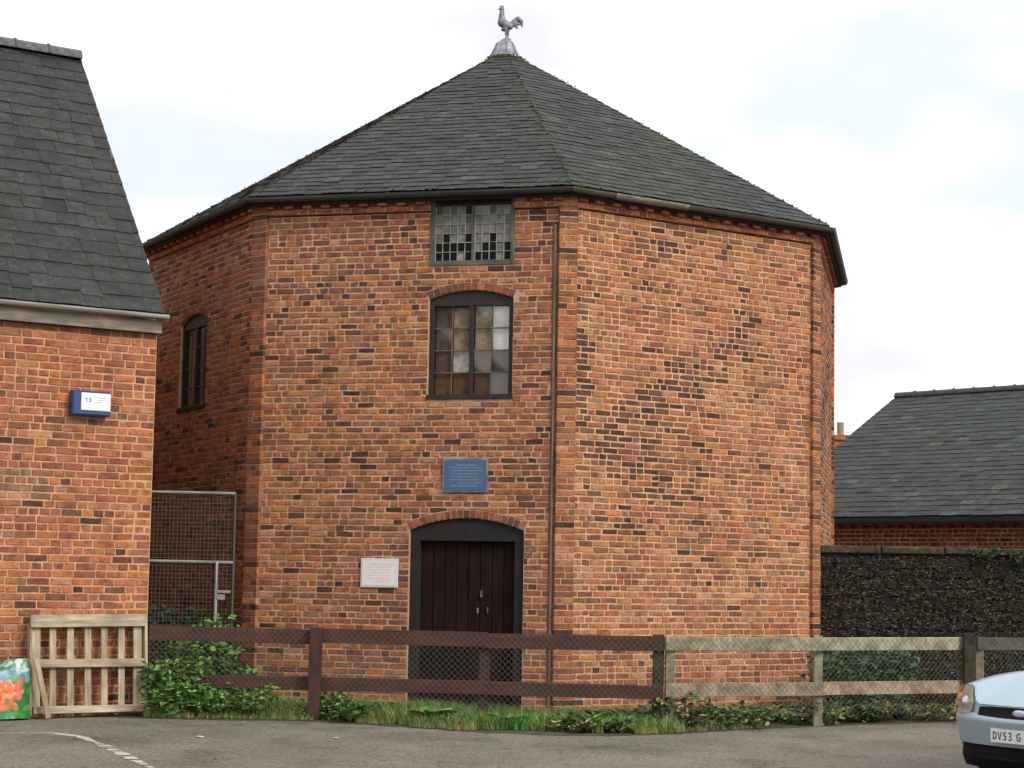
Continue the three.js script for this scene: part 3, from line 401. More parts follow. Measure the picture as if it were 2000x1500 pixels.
// ---------------------------------------------------------------- brick building on the left
{
  const ang = Math.atan2(0.51, 0.857), A = [-4.17, -20.3];                   // the near corner; the wall runs away to the left, towards the camera
  const b = top(grp(A[0], 0, A[1], ang), 'brick_building', 'brick building with steep dark slate roof at the left edge', 'building');
  const W = 6.5, EH = 4.5, D = 7.3, RH = 8.6; // local x from -W to 0, front at z=0, ridge at z=-D/2
  const wall = mesh('wall', backing(-W, 0, -0.3, EH, -0.004, 0.3), M.mortarShed, b);
  const colour = (s, y, R) => { const n = fbm(s * 1.1, y * 1.1, 0, 3, 221), o = sstep(0.45, 0.62, n), lft = sstep(-1.35, -1.6, s), wash = (s < -1.25 && y > 2.45 && y < 2.75) ? 1.5 : 0; return brickColour([0.3 + o * 0.3 - lft * 0.12, 0.25 + lft * 0.4, 0.16 + lft * 0.1, 0.14, 0.06, 0.04, 0.05 + o * 0.12, 0.04 + wash + (y < 1.5 ? 0.12 : 0), 0.03 + wash], R); };
  const list = layBricks({ s0: -W, s1: 0, y0: -0.1, y1: EH, ch: 0.086, colour, R: rng(900), L: 0.25, joint: 0.018, headers: 0.4 });
  const gable = mesh('gable_wall', (() => { const g = new THREE.ExtrudeGeometry(new THREE.Shape([[0, -0.3], [D, -0.3], [D, EH], [D / 2, RH - 0.15], [0, EH]].map((p) => new THREE.Vector2(...p))), { depth: 0.28, bevelEnabled: false }); g.translate(0, 0, -0.282); return g; })(), M.mortarShed, b); gable.rotation.y = Math.PI / 2;
  const gl = layBricks({ s0: 0.01, s1: D, y0: -0.1, y1: RH - 0.3, ch: 0.086, colour, R: rng(901), L: 0.25, lim: (yb, yt, a, c) => { const k = yt < EH ? 0 : (yt - EH) / (RH - 0.15 - EH) * D / 2; return [a + k, c - k]; } });
  emitPieces([{ parent: wall, list }, { parent: gable, list: gl, weight: 0 }], 300, 'brick', M.brick);
  const farW = mesh('wall', backing(-W, 0, -0.3, EH, -D, 0.3), M.mortarShed, b);
  // roof
  const ov = 0.14, run = D / 2 + ov, eaveY = EH + 0.13, rise = RH - eaveY + 0.05, slope = Math.atan2(rise, run), H = Math.hypot(run, rise);
  const roof = mesh('roof', (() => { const g = new THREE.ExtrudeGeometry(new THREE.Shape([[ov, eaveY - 0.02], [-D / 2, eaveY + rise - 0.02], [-D - ov, eaveY - 0.02], [-D - ov, eaveY - 0.07], [-D / 2, eaveY + rise - 0.09], [ov, eaveY - 0.07]].map((p) => new THREE.Vector2(...p))), { depth: W + 0.05, bevelEnabled: false }); g.rotateY(-Math.PI / 2); g.translate(0.03, 0, 0); return g; })(), M.slateUnder, b);
  const f = new THREE.Group(); f.name = 'roof_slope'; roof.add(f); f.rotation.order = 'YXZ'; f.rotation.set(-(Math.PI / 2 - slope), 0, 0); f.position.set(0, eaveY, ov);
  const xlim = () => [-W, 0.04]; xlim.planes = [[1, 0, -W], [-1, 0, -0.04]];
  const tone = (x, y, q) => { const v = 0.043 * (0.86 + q() * 0.28) * (q() < 0.04 ? 0.5 : 1); return [v, v * 1.0, v * 1.03]; };
  emitPieces([{ parent: f, list: slateRows({ H, xlim, e: 0.255, w: 0.24, R: rng(910), tone }) }], 300, 'slate', M.slate);
  const ridgeM = S({ map: texBlotch, color: col('#6b6a6c'), roughness: 0.7 });
  for (let k = 0; k < 14; k++) { const g = new THREE.CylinderGeometry(0.15, 0.15, 0.44, 12, 1, false, 0, Math.PI); g.rotateZ(Math.PI / 2); put('ridge_tile', g, ridgeM, roof, 0.04 - 0.225 - k * 0.45, eaveY + rise - 0.06, -D / 2, 0, 0, 0); const c = new THREE.TorusGeometry(0.15, 0.02, 6, 12, Math.PI); c.rotateY(Math.PI / 2); put('ridge_joint', c, ridgeM, roof, 0.04 - 0.45 - k * 0.45, eaveY + rise - 0.06, -D / 2); }
  put('fascia_board', bx(W + 0.02, 0.15, 0.03, 0.004, true), M.fascia, b, -W / 2 + 0.01, eaveY - 0.155, ov - 0.05);
  put('soffit_board', bx(W + 0.0, 0.02, 0.1, 0.002), M.black, b, -W / 2, eaveY - 0.22, ov - 0.1);
  const gg = new THREE.CylinderGeometry(0.05, 0.05, W + 0.06, 14, 1, true, 0, Math.PI); gg.rotateZ(Math.PI / 2); gg.rotateX(Math.PI); const gu = put('gutter', gg, M.gutterPale, b, -W / 2 + 0.04, eaveY - 0.02, ov + 0.03); M.gutterPale.side = THREE.DoubleSide;
  for (let k = 0; k < 5; k++) put('gutter_joint', (() => { const g = new THREE.TorusGeometry(0.053, 0.006, 5, 10, Math.PI); g.rotateX(Math.PI); g.rotateY(Math.PI / 2); return g; })(), M.gutterPale, b, -0.75 - k * 1.3, eaveY - 0.02, ov + 0.03);
  // alarm box on its wall
  b.updateWorldMatrix(true, true);
  const P = new THREE.Vector3(-0.79, 3.53, 0.07).applyMatrix4(b.matrixWorld); const al = top(grp(P.x, P.y, P.z, ang), 'alarm_box', 'blue alarm box with white front panel on the brick wall', 'alarm box');
  put('case', bx(0.44, 0.28, 0.14, 0.015), S({ color: col('#1d3f72'), roughness: 0.45 }), al, 0, 0, 0);
  const c = document.createElement('canvas'); c.width = 256; c.height = 160; const x = c.getContext('2d'); x.fillStyle = '#e6eaf2'; x.fillRect(0, 0, 256, 160); x.fillStyle = '#31425f'; x.font = 'bold 58px sans-serif'; x.fillText('13', 22, 82); x.fillStyle = '#9aa4b8'; for (let k = 0; k < 3; k++) x.fillRect(110, 34 + k * 22, 110 - k * 18, 7); const ct = new THREE.CanvasTexture(c); ct.colorSpace = THREE.SRGBColorSpace;
  put('front_panel', bx(0.34, 0.2, 0.012, 0.003), S({ color: col('#e6eaf2'), roughness: 0.5 }), al, 0.045, 0.015, 0.076); put('print', new THREE.PlaneGeometry(0.32, 0.18), S({ map: ct, roughness: 0.5 }), al, 0.045, 0.015, 0.086);
  // pallet leaning on the wall
  const PP = new THREE.Vector3(-0.735, 0, 0.12).applyMatrix4(b.matrixWorld); const pal = top(grp(PP.x, PP.y, PP.z, ang + 0.02), 'wooden_pallet', 'pale wooden pallet leaning upright against the brick corner', 'pallet'); pal.rotation.order = 'YXZ'; pal.rotation.x = -0.1; pal.position.add(new THREE.Vector3(0.51, 0, 0.857).multiplyScalar(0.1)); pal.position.y = 0.03;
  const PW = 1.33, PH = 1.12; [-0.59, -0.40, -0.2, 0.0, 0.19, 0.39, 0.58].forEach((sx, k) => put('slat', bx(k === 0 || k === 6 ? 0.1 : 0.075, PH - 0.03, 0.022), k % 3 === 1 ? M.palletB : M.palletA, pal, sx, PH / 2, 0));
  put('bearer', bx(PW, 0.14, 0.05, 0.004, true), M.palletA, pal, 0, PH - 0.075, 0.04, 0, 0, 0.012); put('bearer', bx(PW - 0.1, 0.09, 0.05, 0.004, true), M.palletB, pal, 0.03, PH * 0.51, 0.04); put('bearer', bx(PW - 0.06, 0.08, 0.05, 0.004, true), M.palletA, pal, 0.01, 0.06, 0.04);
  put('edge_board', bx(0.03, PH, 0.12), M.palletA, pal, PW / 2, PH / 2, 0.005); put('edge_board', bx(0.03, PH - 0.1, 0.1), M.palletB, pal, -PW / 2 + 0.01, PH / 2 - 0.05, -0.01);
  for (const sy of [0.06, 0.57, 1.03]) put('rear_board', bx(PW - 0.05, 0.09, 0.02, 0.003, true), M.palletB, pal, 0, sy, -0.06 + 0.03);
  const SP = new THREE.Vector3(-1.3, 0.02, 0.38).applyMatrix4(b.matrixWorld); const st = put('x', bx(0.06, 0.66, 0.03), M.palletB, null, SP.x, SP.y + 0.32, SP.z); st.rotation.order = 'YXZ'; st.rotation.set(-0.16, ang, 0.2); top(st, 'timber_offcut', 'loose timber stick propped against the pallet front', 'plank');
  // printed compost bag
  const BP = new THREE.Vector3(-1.7, 0, 0.26).applyMatrix4(b.matrixWorld);
  const cv = document.createElement('canvas'); cv.width = 256; cv.height = 320; const q = cv.getContext('2d'), R = rng(71); q.fillStyle = '#2f6b35'; q.fillRect(0, 0, 256, 320); const blob = (n, x0, x1, y0, y1, r0, r1, cols, al) => { for (let k = 0; k < n; k++) { q.globalAlpha = al * (0.5 + R() * 0.5); q.fillStyle = cols[Math.floor(R() * cols.length)]; q.beginPath(); q.ellipse(lerp(x0, x1, R()), lerp(y0, y1, R()), lerp(r0, r1, R()), lerp(r0, r1, R()) * 0.55, R() * 3, 0, 7); q.fill(); } q.globalAlpha = 1; };
  blob(40, 0, 256, 0, 110, 14, 40, ['#3a6f9c', '#5b87a8', '#2d5d86', '#7fa3b4'], 0.8); blob(14, 90, 240, 10, 60, 8, 30, ['#cfd6d2', '#b9c8c6'], 0.8); blob(60, 0, 256, 90, 320, 10, 34, ['#2c7a38', '#3f8f46', '#236231', '#57984e'], 0.8); blob(70, 70, 215, 115, 270, 12, 34, ['#d9502e', '#e5803c', '#e39a52', '#c94a34', '#e8b283', '#d96f5a'], 0.85); blob(12, 0, 256, 285, 318, 12, 26, ['#2f8a3f', '#267a36'], 0.9);
  const bt = new THREE.CanvasTexture(cv); bt.colorSpace = THREE.SRGBColorSpace;
  const bg = new THREE.BoxGeometry(0.58, 0.64, 0.2, 14, 14, 4), bp = bg.attributes.position; for (let i = 0; i < bp.count; i++) { let X = bp.getX(i), Y = bp.getY(i), Z = bp.getZ(i); const u = X / 0.29, v = Y / 0.32, puff = (1 - u ** 4) * (1 - Math.max(0, v) ** 3 * 0.9); Z *= 0.12 + 0.95 * puff; Z += (fbm(X * 6, Y * 6, Z * 4, 3, 231) - 0.5) * 0.06; X += (fbm(X * 5 + 3, Y * 5, 0, 2, 233) - 0.5) * 0.05 * Math.abs(v); if (v > 0.8) Y += (fbm(X * 9, 1, 0, 2, 235) - 0.5) * 0.06; bp.setXYZ(i, X, Y, Z); } bg.computeVertexNormals();
  const bag = put('x', bg, S({ map: bt, roughness: 0.35 }), null, BP.x, 0.325, BP.z); bag.rotation.order = 'YXZ'; bag.rotation.set(-0.12, ang - 0.1, 0.03); top(bag, 'compost_bag', 'plastic sack printed with orange flowers beside the pallet', 'sack');
}

{ // added brick wall at the alley end, darkens the left face and its window
  const g = top(grp(-8.3, 0, -26.4, 0.12), 'added_alley_wall', 'added brick wall closing the alley behind the mesh gate to shade the left face', 'wall'); const w = mesh('wall_body', backing(0, 3.1, -0.3, 5.7, -0.004, 0.24), M.mortarFront, g);
  const m = mesh('brickwork', (() => { const A = new Acc(); for (const b of layBricks({ s0: 0, s1: 3.1, y0: -0.1, y1: 5.7, ch: 0.0777, colour: colourLeft, R: rng(940) })) prism(A, b.poly, b.z0, b.z1, 0.004, b.k, [0, 0], b.u); return A.geo(); })(), M.brick, w); m.userData.kind = 'stuff';
}
// ---------------------------------------------------------------- mesh gate between the two buildings
{
  const g = top(grp(-4.2, 0, -22.33), 'mesh_gate', 'galvanised wire mesh gate panel between brick corner and cockpit', 'gate'); const x0 = -1.2, x1 = 0.68, H1 = 1.78, H2 = 2.66;
  mesh('top_rail', rod([x0, H2, 0], [x1, H2 - 0.01, 0], 0.02), M.galv, g); mesh('middle_rail', rod([x0, H1, 0], [x1, H1 - 0.01, 0], 0.022), M.galv, g); mesh('bottom_rail', rod([x0, 0.1, 0], [x1, 0.1, 0], 0.02), M.galv, g);
  mesh('upright', rod([0.47, 0.05, 0.02], [0.47, H1, 0.02], 0.022), M.galv, g); mesh('upright', rod([x1, 0, 0], [x1, H2, 0], 0.018), M.wireGreen, g); mesh('upright', rod([x0, 0, 0], [x0, H2, 0], 0.022), M.galv, g);
  const w = []; for (let x = x0 + 0.05; x < x1; x += 0.05) w.push(rod([x, 0.1, -0.012], [x, H2, -0.012], 0.0026, 4)); for (let y = 0.12; y < H2; y += 0.05) w.push(rod([x0, y, -0.008], [x1, y, -0.008], 0.0026, 4)); const wm = mesh('wire_mesh', mergeGeometries(w), S({ color: col('#6b6c63'), roughness: 0.6, metalness: 0.3 }), g); wm.userData.kind = 'stuff';
  const la = new THREE.Group(); la.name = 'latch'; la.position.set(0.56, 1.33, 0.03); g.add(la); put('latch_bar', bx(0.2, 0.035, 0.02), M.galv, la, 0, 0.07, 0); put('latch_plate', bx(0.12, 0.07, 0.02), M.galv, la, -0.03, 0, 0); mesh('padlock', rod([0.05, -0.1, 0], [0.05, -0.03, 0], 0.022), M.black, la);
}

// ---------------------------------------------------------------- fences
function chainLink(a, b, h0, h1, parent, off) { const A = new THREE.Vector3(...a), B = new THREE.Vector3(...b), L = A.distanceTo(B), T = B.clone().sub(A).normalize(), N = new THREE.Vector3(-T.z, 0, T.x); const out = [], H = h1 - h0, st = 0.07; for (let s = -H; s < L; s += st) for (const d of [1, -1]) { let s0 = s, s1 = s + H, y0 = h0, y1 = h1; if (s0 < 0) { y0 += -s0; s0 = 0; } if (s1 > L) { y1 -= s1 - L; s1 = L; } if (s1 - s0 < 0.02) continue; const P = (q, y) => [A.x + T.x * q + N.x * (off + d * 0.0015), y, A.z + T.z * q + N.z * (off + d * 0.0015)]; out.push(d > 0 ? rod(P(s0, y0), P(s1, y1), 0.0013, 4) : rod(P(s0, h0 + h1 - y0), P(s1, h0 + h1 - y1), 0.0013, 4)); } return mergeGeometries(out); }
function fence(name, label, pts, o) {
  const g = top(grp(pts[0][0], 0, pts[0][1]), name, label, 'fence'); const ox = pts[0][0], oz = pts[0][1]; const R = rng(o.seed);
  for (let i = 0; i < pts.length - 1; i++) {
    const [x0, z0] = pts[i], [x1, z1] = pts[i + 1], L = Math.hypot(x1 - x0, z1 - z0), a = -Math.atan2(z1 - z0, x1 - x0), cx = (x0 + x1) / 2 - ox, cz = (z0 + z1) / 2 - oz;
    for (const [y, h, m] of o.rails) put('rail', bx(L + 0.02, h, 0.045, 0.004, true), m, g, cx, y + (R() - 0.5) * 0.02, cz, 0, a, (R() - 0.5) * 0.012);
    const cm = mesh('chain_link_mesh', chainLink([x0 - ox, 0, z0 - oz], [x1 - ox, 0, z1 - oz], 0.12, 1.0, g, 0.03), M.wire, g); cm.userData.kind = 'stuff';
  }
  for (const [x, z, off, h, m, w] of o.posts) put('post', bx(w, h, w * 0.8, 0.006), m, g, x - ox, h / 2, z + off - oz, 0, (R() - 0.5) * 0.06, (R() - 0.5) * 0.02);
  return g;
}
fence('brown_fence', 'brown painted two rail timber fence with wire netting before the door', [[-4.1, -20.14], [-2.2, -20.0], [-0.25, -19.72], [1.7, -19.42]], { seed: 1, rails: [[0.93, 0.165, M.brownPaint], [0.4, 0.15, M.brownPaint]], posts: [[-2.18, -20.0, 0.085, 1.04, M.brownPost, 0.135], [-0.27, -19.72, -0.085, 0.98, M.brownPost, 0.12], [1.66, -19.42, -0.09, 1.03, M.darkPost, 0.12]] });
fence('pale_fence', 'weathered pale timber fence with wire netting right of the brown fence', [[1.74, -19.42], [3.6, -20.15], [5.5, -21.05]], { seed: 2, rails: [[0.93, 0.15, M.paleRail], [0.43, 0.15, M.paleRailB]], posts: [[1.79, -19.44, -0.08, 0.99, M.paleRail, 0.1], [3.55, -20.13, -0.085, 1.03, M.paleRail, 0.1], [5.48, -21.05, 0.09, 1.06, M.darkPost, 0.13]] });
fence('grey_fence', 'dull grey timber fence rails behind the parked car', [[5.62, -21.1], [7.4, -21.9], [9.4, -22.8]], { seed: 3, rails: [[0.93, 0.15, M.greyRail], [0.43, 0.15, M.greyRail]], posts: [[5.66, -21.1, -0.08, 0.98, M.paleRailB, 0.1], [7.4, -21.9, 0.08, 1.03, M.greyRail, 0.11], [9.4, -22.8, 0.08, 1.03, M.greyRail, 0.11]] });

// ---------------------------------------------------------------- old dark boundary wall on the right
{
  const g = top(grp(4.25, 0, -24.05), 'boundary_wall', 'dark mossy rubble stone boundary wall right of the cockpit', 'wall'); const body = mesh('wall_body', (() => { const b = new THREE.BoxGeometry(8, 2.3, 0.36); b.translate(4, 0.95, -0.225); return b; })(), M.render, g);
  const R = rng(801), list = []; let y = -0.1; while (y < 1.98) { const h = 0.12 + R() * 0.1; let x = -R() * 0.2; while (x < 5.2) { const l = 0.16 + R() * 0.3, q = () => (R() - 0.5) * 0.045; const poly = [[x + 0.012 + q() * 0.5, y + 0.012 + q()], [x + l * 0.5, y + 0.01 + q()], [x + l - 0.012 + q() * 0.5, y + 0.012 + q()], [x + l - 0.014, y + h * 0.5 + q()], [x + l - 0.012 + q() * 0.5, y + h - 0.012 + q()], [x + l * 0.5, y + h - 0.008 + q()], [x + 0.012 + q() * 0.5, y + h - 0.012 + q()], [x + 0.014, y + h * 0.5 + q()]]; x += l; const v = 0.042 + R() * 0.022, gr = R(); list.push({ poly, z0: -0.06, z1: R() * 0.018 - 0.028, bev: 0.01, k: [v * (1 + 0.1 * gr), v * 0.95, v * (0.8 - 0.1 * gr)], cx: x - l / 2, cy: y + h / 2, a: l * h, u: [R() * 5, R() * 5] }); } y += h; }
  emitPieces([{ parent: body, list }], 300, 'stone', S({ map: texMoss, vertexColors: true, roughness: 1, bumpMap: texGrainB, bumpScale: 0.02 }));
  const cr = mesh('dead_creeper', leafCloud(15000, (q) => { const x = q() * 5, y = 2.02 * Math.pow(q(), 0.9), n = fbm(x * 2.2, y * 2.2, 0, 3, 271); return [x, y, -0.02 + 0.09 * n * q()]; }, 0.06, ['#4a4033', '#3b342a', '#54493a', '#454433', '#5d5140'].map(lin), rng(807), 0.35), M.leaf, g); cr.userData.kind = 'stuff';
  const CR = rng(805); let x = 0; while (x < 7.9) { const l = 0.5 + CR() * 0.4; put('coping_stone', bx(l - 0.015, 0.09 + CR() * 0.02, 0.48, 0.015), S({ map: texMoss, color: col('#62584c'), roughness: 1 }), g, x + l / 2, 2.1 + CR() * 0.012, -0.2); x += l; }
}

// ---------------------------------------------------------------- slate-roofed outbuilding beyond the wall
{
  const th = 0.72, dx = Math.cos(th), dz = Math.sin(th); // eaves run away to the left
  const E = [4.6, -33.4], g = top(grp(E[0], 0, E[1], -th), 'slate_outbuilding', 'low outbuilding with blue grey slate roof behind the boundary wall', 'outbuilding');
  const W = 11, EY = 2.86, b = 5.6, RY = 5.7; const wall = mesh('wall', backing(0.2, W, -0.3, EY - 0.05, -0.9, 0.3), M.mortarFront, g);
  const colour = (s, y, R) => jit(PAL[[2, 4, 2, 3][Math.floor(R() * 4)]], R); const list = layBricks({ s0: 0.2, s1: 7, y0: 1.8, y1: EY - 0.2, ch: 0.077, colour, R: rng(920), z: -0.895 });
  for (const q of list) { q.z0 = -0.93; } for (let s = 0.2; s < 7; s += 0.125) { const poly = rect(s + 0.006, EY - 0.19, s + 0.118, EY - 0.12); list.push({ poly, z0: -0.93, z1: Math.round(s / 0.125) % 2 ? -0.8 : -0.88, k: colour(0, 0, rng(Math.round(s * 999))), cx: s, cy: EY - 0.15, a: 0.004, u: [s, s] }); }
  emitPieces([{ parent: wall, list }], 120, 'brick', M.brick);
  const rise = RY - EY, slope = Math.atan2(rise, b), H = Math.hypot(rise, b);
  const roof = mesh('roof', (() => { const q = new THREE.ExtrudeGeometry(new THREE.Shape([[0, EY - 0.02], [-b, RY - 0.02], [-2 * b, EY - 0.02], [-2 * b, EY - 0.1], [-b, RY - 0.12], [0, EY - 0.1]].map((p) => new THREE.Vector2(...p))), { depth: W, bevelEnabled: false }); q.rotateY(-Math.PI / 2); q.translate(W, 0, 0); return q; })(), M.slateUnder, g);
  mesh('gable_wall', (() => { const q = new THREE.ExtrudeGeometry(new THREE.Shape([[-0.4, -0.3], [-0.4, EY - 0.1], [-b, RY - 0.15], [-2 * b + 0.4, EY - 0.1], [-2 * b + 0.4, -0.3]].map((p) => new THREE.Vector2(...p))), { depth: 0.3, bevelEnabled: false }); q.rotateY(-Math.PI / 2); q.translate(0.5, 0, 0); return q; })(), M.mortarFront, g);
  const f = new THREE.Group(); f.name = 'roof_slope'; roof.add(f); f.rotation.set(-(Math.PI / 2 - slope), 0, 0); f.position.set(0, EY, 0);
  const xlim = () => [0, W]; xlim.planes = [[1, 0, 0], [-1, 0, -W]]; const tone = (x, y, q) => { const v = 0.052 * (0.65 + q() * 0.6) * (q() < 0.16 ? 1.7 : 1), n = sstep(0.45, 0.62, fbm(x, y, 0, 3, 241)); return [v * (0.86 + n * 0.08), v * 1.0, v * (1.1 - n * 0.2)]; };
  emitPieces([{ parent: f, list: slateRows({ H, xlim, e: 0.22, w: 0.3, R: rng(930), tone }) }], 300, 'slate', M.slate);
  const rm = S({ map: texBlotch, color: col('#4d4e57'), roughness: 0.7 });
  for (let k = 0; k < 24; k++) { const q = new THREE.CylinderGeometry(0.11, 0.11, 0.45, 10, 1, false, 0, Math.PI); q.rotateZ(Math.PI / 2); put('ridge_tile', q, rm, roof, 0.225 + k * 0.455, RY - 0.02, -b); const c = new THREE.TorusGeometry(0.112, 0.02, 6, 10, Math.PI); c.rotateY(Math.PI / 2); put('ridge_joint', c, rm, roof, 0.45 + k * 0.455, RY - 0.02, -b); }
  put('fascia_board', bx(W, 0.1, 0.03, 0.003, true), M.black, g, W / 2, EY - 0.08, -0.03);
}
{ // house far behind, of which only the chimney shows beside the cockpit
  const g = top(grp(9.0, 0, -50), 'distant_house', 'distant house whose orange brick chimney rises beside the cockpit', 'house'); const bm = S({ map: texGrain, color: col('#a8683f'), roughness: 0.95 });
  mesh('wall', (() => { const b = new THREE.BoxGeometry(6, 3.6, 6); b.translate(0, 1.8, 0); return b; })(), bm, g);
  const r = mesh('roof', (() => { const q = new THREE.ExtrudeGeometry(new THREE.Shape([[-3.2, 3.6], [3.2, 3.6], [0, 4.7]].map((p) => new THREE.Vector2(...p))), { depth: 6.3, bevelEnabled: false }); q.translate(0, 0, -3.15); return q; })(), S({ map: texSlate, color: col('#55565a'), roughness: 0.7 }), g);
  const c = new THREE.Group(); c.name = 'chimney'; g.add(c); put('stack', bx(0.66, 1.9, 0.6, 0.01), bm, c, 0.3, 4.95, 0); put('stack_cap', bx(0.78, 0.14, 0.72, 0.01), bm, c, 0.3, 5.82, 0); mesh('chimney_pot', rod([0.42, 5.88, 0], [0.42, 6.28, 0], 0.1, 12), S({ color: col('#8a8068'), roughness: 0.9 }), c);
}

// ---------------------------------------------------------------- planting
function leafCloud(n, place, size, greens, R, aspect = 0.55) { const P = [], C = [], N = []; const v = new THREE.Vector3(), q = new THREE.Quaternion(), e = new THREE.Euler(); for (let i = 0; i < n; i++) { const c = place(R), s = size * (0.6 + R() * 0.8), k = greens[Math.floor(R() * greens.length)].map((x) => x * (0.8 + R() * 0.4)); e.set((R() - 0.5) * 1.9, R() * 6.283, (R() - 0.5) * 1.2); q.setFromEuler(e); const pts = [[0, 0, 0], [s * aspect * 0.5, s * 0.12, s * 0.5], [0, 0.02 * s, s], [-s * aspect * 0.5, s * 0.12, s * 0.5]].map((p) => v.set(...p).applyQuaternion(q).toArray().map((x, j) => x + c[j])); const f = (a, b, d) => { const A = new THREE.Vector3(...a), B = new THREE.Vector3(...b), D = new THREE.Vector3(...d), nn = B.sub(A).cross(D.sub(A)).normalize(); P.push(...a, ...b, ...d); for (let z = 0; z < 3; z++) { N.push(nn.x, nn.y, nn.z); C.push(...k); } }; f(pts[0], pts[1], pts[2]); f(pts[0], pts[2], pts[3]); } const g = new THREE.BufferGeometry(); g.setAttribute('position', new THREE.Float32BufferAttribute(P, 3)); g.setAttribute('normal', new THREE.Float32BufferAttribute(N, 3)); g.setAttribute('color', new THREE.Float32BufferAttribute(C, 3)); return g; }
const GREEN = ['#4e7030', '#5f8234', '#3f5f27', '#71904a', '#47682f'].map(lin), GREEND = ['#30492a', '#293f25', '#3e5730', '#364e36'].map(lin), DRY = ['#8a8450', '#7a7446', '#6a7040', '#93865a'].map(lin);
function bush(name, label, cat, x, z, w, d, h, n, size, greens, seed, group) {
  const R = rng(seed), g = top(grp(x, 0, z), name, label, cat, group); const cl = []; for (let i = 0; i < 14; i++) cl.push([(R() - 0.5) * w, (0.25 + R() * 0.6) * h, (R() - 0.5) * d, (0.16 + R() * 0.22) * Math.min(w, h * 1.3)]);
  mesh('foliage', leafCloud(n, (q) => { const c = cl[Math.floor(q() * cl.length)], a = q() * 6.283, b = Math.acos(2 * q() - 1), r = c[3] * (0.55 + 0.45 * q()); return [c[0] + r * Math.sin(b) * Math.cos(a), Math.max(0.02, Math.min(h * 1.08, c[1] + r * Math.cos(b) * 0.9)), c[2] + r * Math.sin(b) * Math.sin(a)]; }, size, greens, R), M.leaf, g);
  const st = cl.slice(0, 9).map((c) => rod([c[0] * 0.5, 0, c[2] * 0.5], [c[0], c[1], c[2]], 0.006, 5)); mesh('stems', mergeGeometries(st), M.stem, g).userData.kind = 'stuff'; return g;
}
bush('leafy_shrub', 'dense green shrub behind the brown fence beside the gate', 'shrub', -3.62, -20.95, 0.95, 0.9, 1.02, 3800, 0.095, [...GREEN, ...GREEN, ...GREEND], 1001);
bush('dark_shrub', 'dark shrub seen low through the wire mesh gate', 'shrub', -4.45, -23.2, 0.8, 0.8, 1.35, 1800, 0.09, GREEND, 1002);
bush('nettle_clump', 'bright green nettles growing against the pallet side', 'weeds', -3.74, -20.0, 0.6, 0.36, 0.62, 1800, 0.075, GREEN, 1003);
bush('nettle_clump', 'low green weeds between the pallet weeds and the first fence post', 'weeds', -3.05, -19.98, 0.8, 0.34, 0.36, 1100, 0.06, GREEN, 1004);
bush('nettle_clump', 'green weeds at the foot of the brown fence post', 'weeds', -1.98, -20.02, 0.5, 0.34, 0.36, 500, 0.07, GREEN, 1005);
bush('ivy_bush', 'dark green ivy behind the pale fence at the wall foot', 'shrub', 4.55, -22.7, 1.1, 0.7, 0.78, 1700, 0.085, GREEND, 1006);
bush('scrub_clump', 'dark scrubby weeds at the end of the brown fence', 'weeds', 1.85, -19.5, 0.45, 0.34, 0.4, 550, 0.06, [...GREEND, ...DRY], 1007);
bush('scrub_clump', 'green weeds in front of the pale lower rail', 'weeds', 2.55, -19.72, 0.8, 0.36, 0.28, 520, 0.06, [...GREEN, ...GREEND, ...DRY], 1008);
bush('scrub_clump', 'dry tangled weeds at the middle post of the pale fence', 'weeds', 3.6, -20.38, 0.8, 0.4, 0.32, 480, 0.06, [...DRY, ...GREEND], 1009);
bush('scrub_clump', 'dry brown weeds near the parked car', 'weeds', 4.8, -21.05, 1.2, 0.45, 0.24, 480, 0.055, [...DRY, ...DRY, ...GREEND], 1010);
bush('wall_plant', 'bright fern tuft on top of the boundary wall', 'plant', 6.5, -23.95, 0.3, 0.2, 0.12, 120, 0.06, GREEND, 1011).position.y = 2.02;
bush('wall_plant', 'fern tuft on the boundary wall at the right edge', 'plant', 7.0, -23.9, 0.25, 0.2, 0.18, 160, 0.06, GREEND, 1012).position.y = 1.95;
{ // broad dock leaves by the door
  const dock = (x, z, n, s, label, seed) => { const R = rng(seed), g = top(grp(x, 0.01, z), 'dock_plant', label, 'plant'); for (let i = 0; i < n; i++) { const A = new Acc(), k = GREEN[Math.floor(R() * 5)].map((v) => v * 1.15), l = s * (0.7 + R() * 0.5), m = 6; const pt = (t, u) => { const w = l * 0.22 * Math.sin(Math.PI * Math.pow(t, 0.75)); return [u * w, l * (0.75 * t - 0.42 * t * t) + Math.abs(u) * 0.02, l * t * 0.8]; }; for (let j = 0; j < m; j++) for (const sd of [-1, 1]) { const a = pt(j / m, 0), b = pt((j + 1) / m, 0), c = pt((j + 1) / m, sd), d = pt(j / m, sd); A.quad(a, d, c, b, [0, 0], [1, 0], [1, 1], [0, 1], k); } put('leaf', A.geo(), M.leaf, g, 0, 0, 0, 0, i * 2.4 + R(), 0); } return g; };
  dock(-0.85, -19.55, 11, 0.42, 'broad leaved dock plant below the door left of its post', 1101); dock(0.05, -19.3, 8, 0.3, 'smaller dock plant in the grass right of the door post', 1102); dock(-1.75, -19.6, 8, 0.34, 'dock plant in the grass right of the brown post', 1103);
}
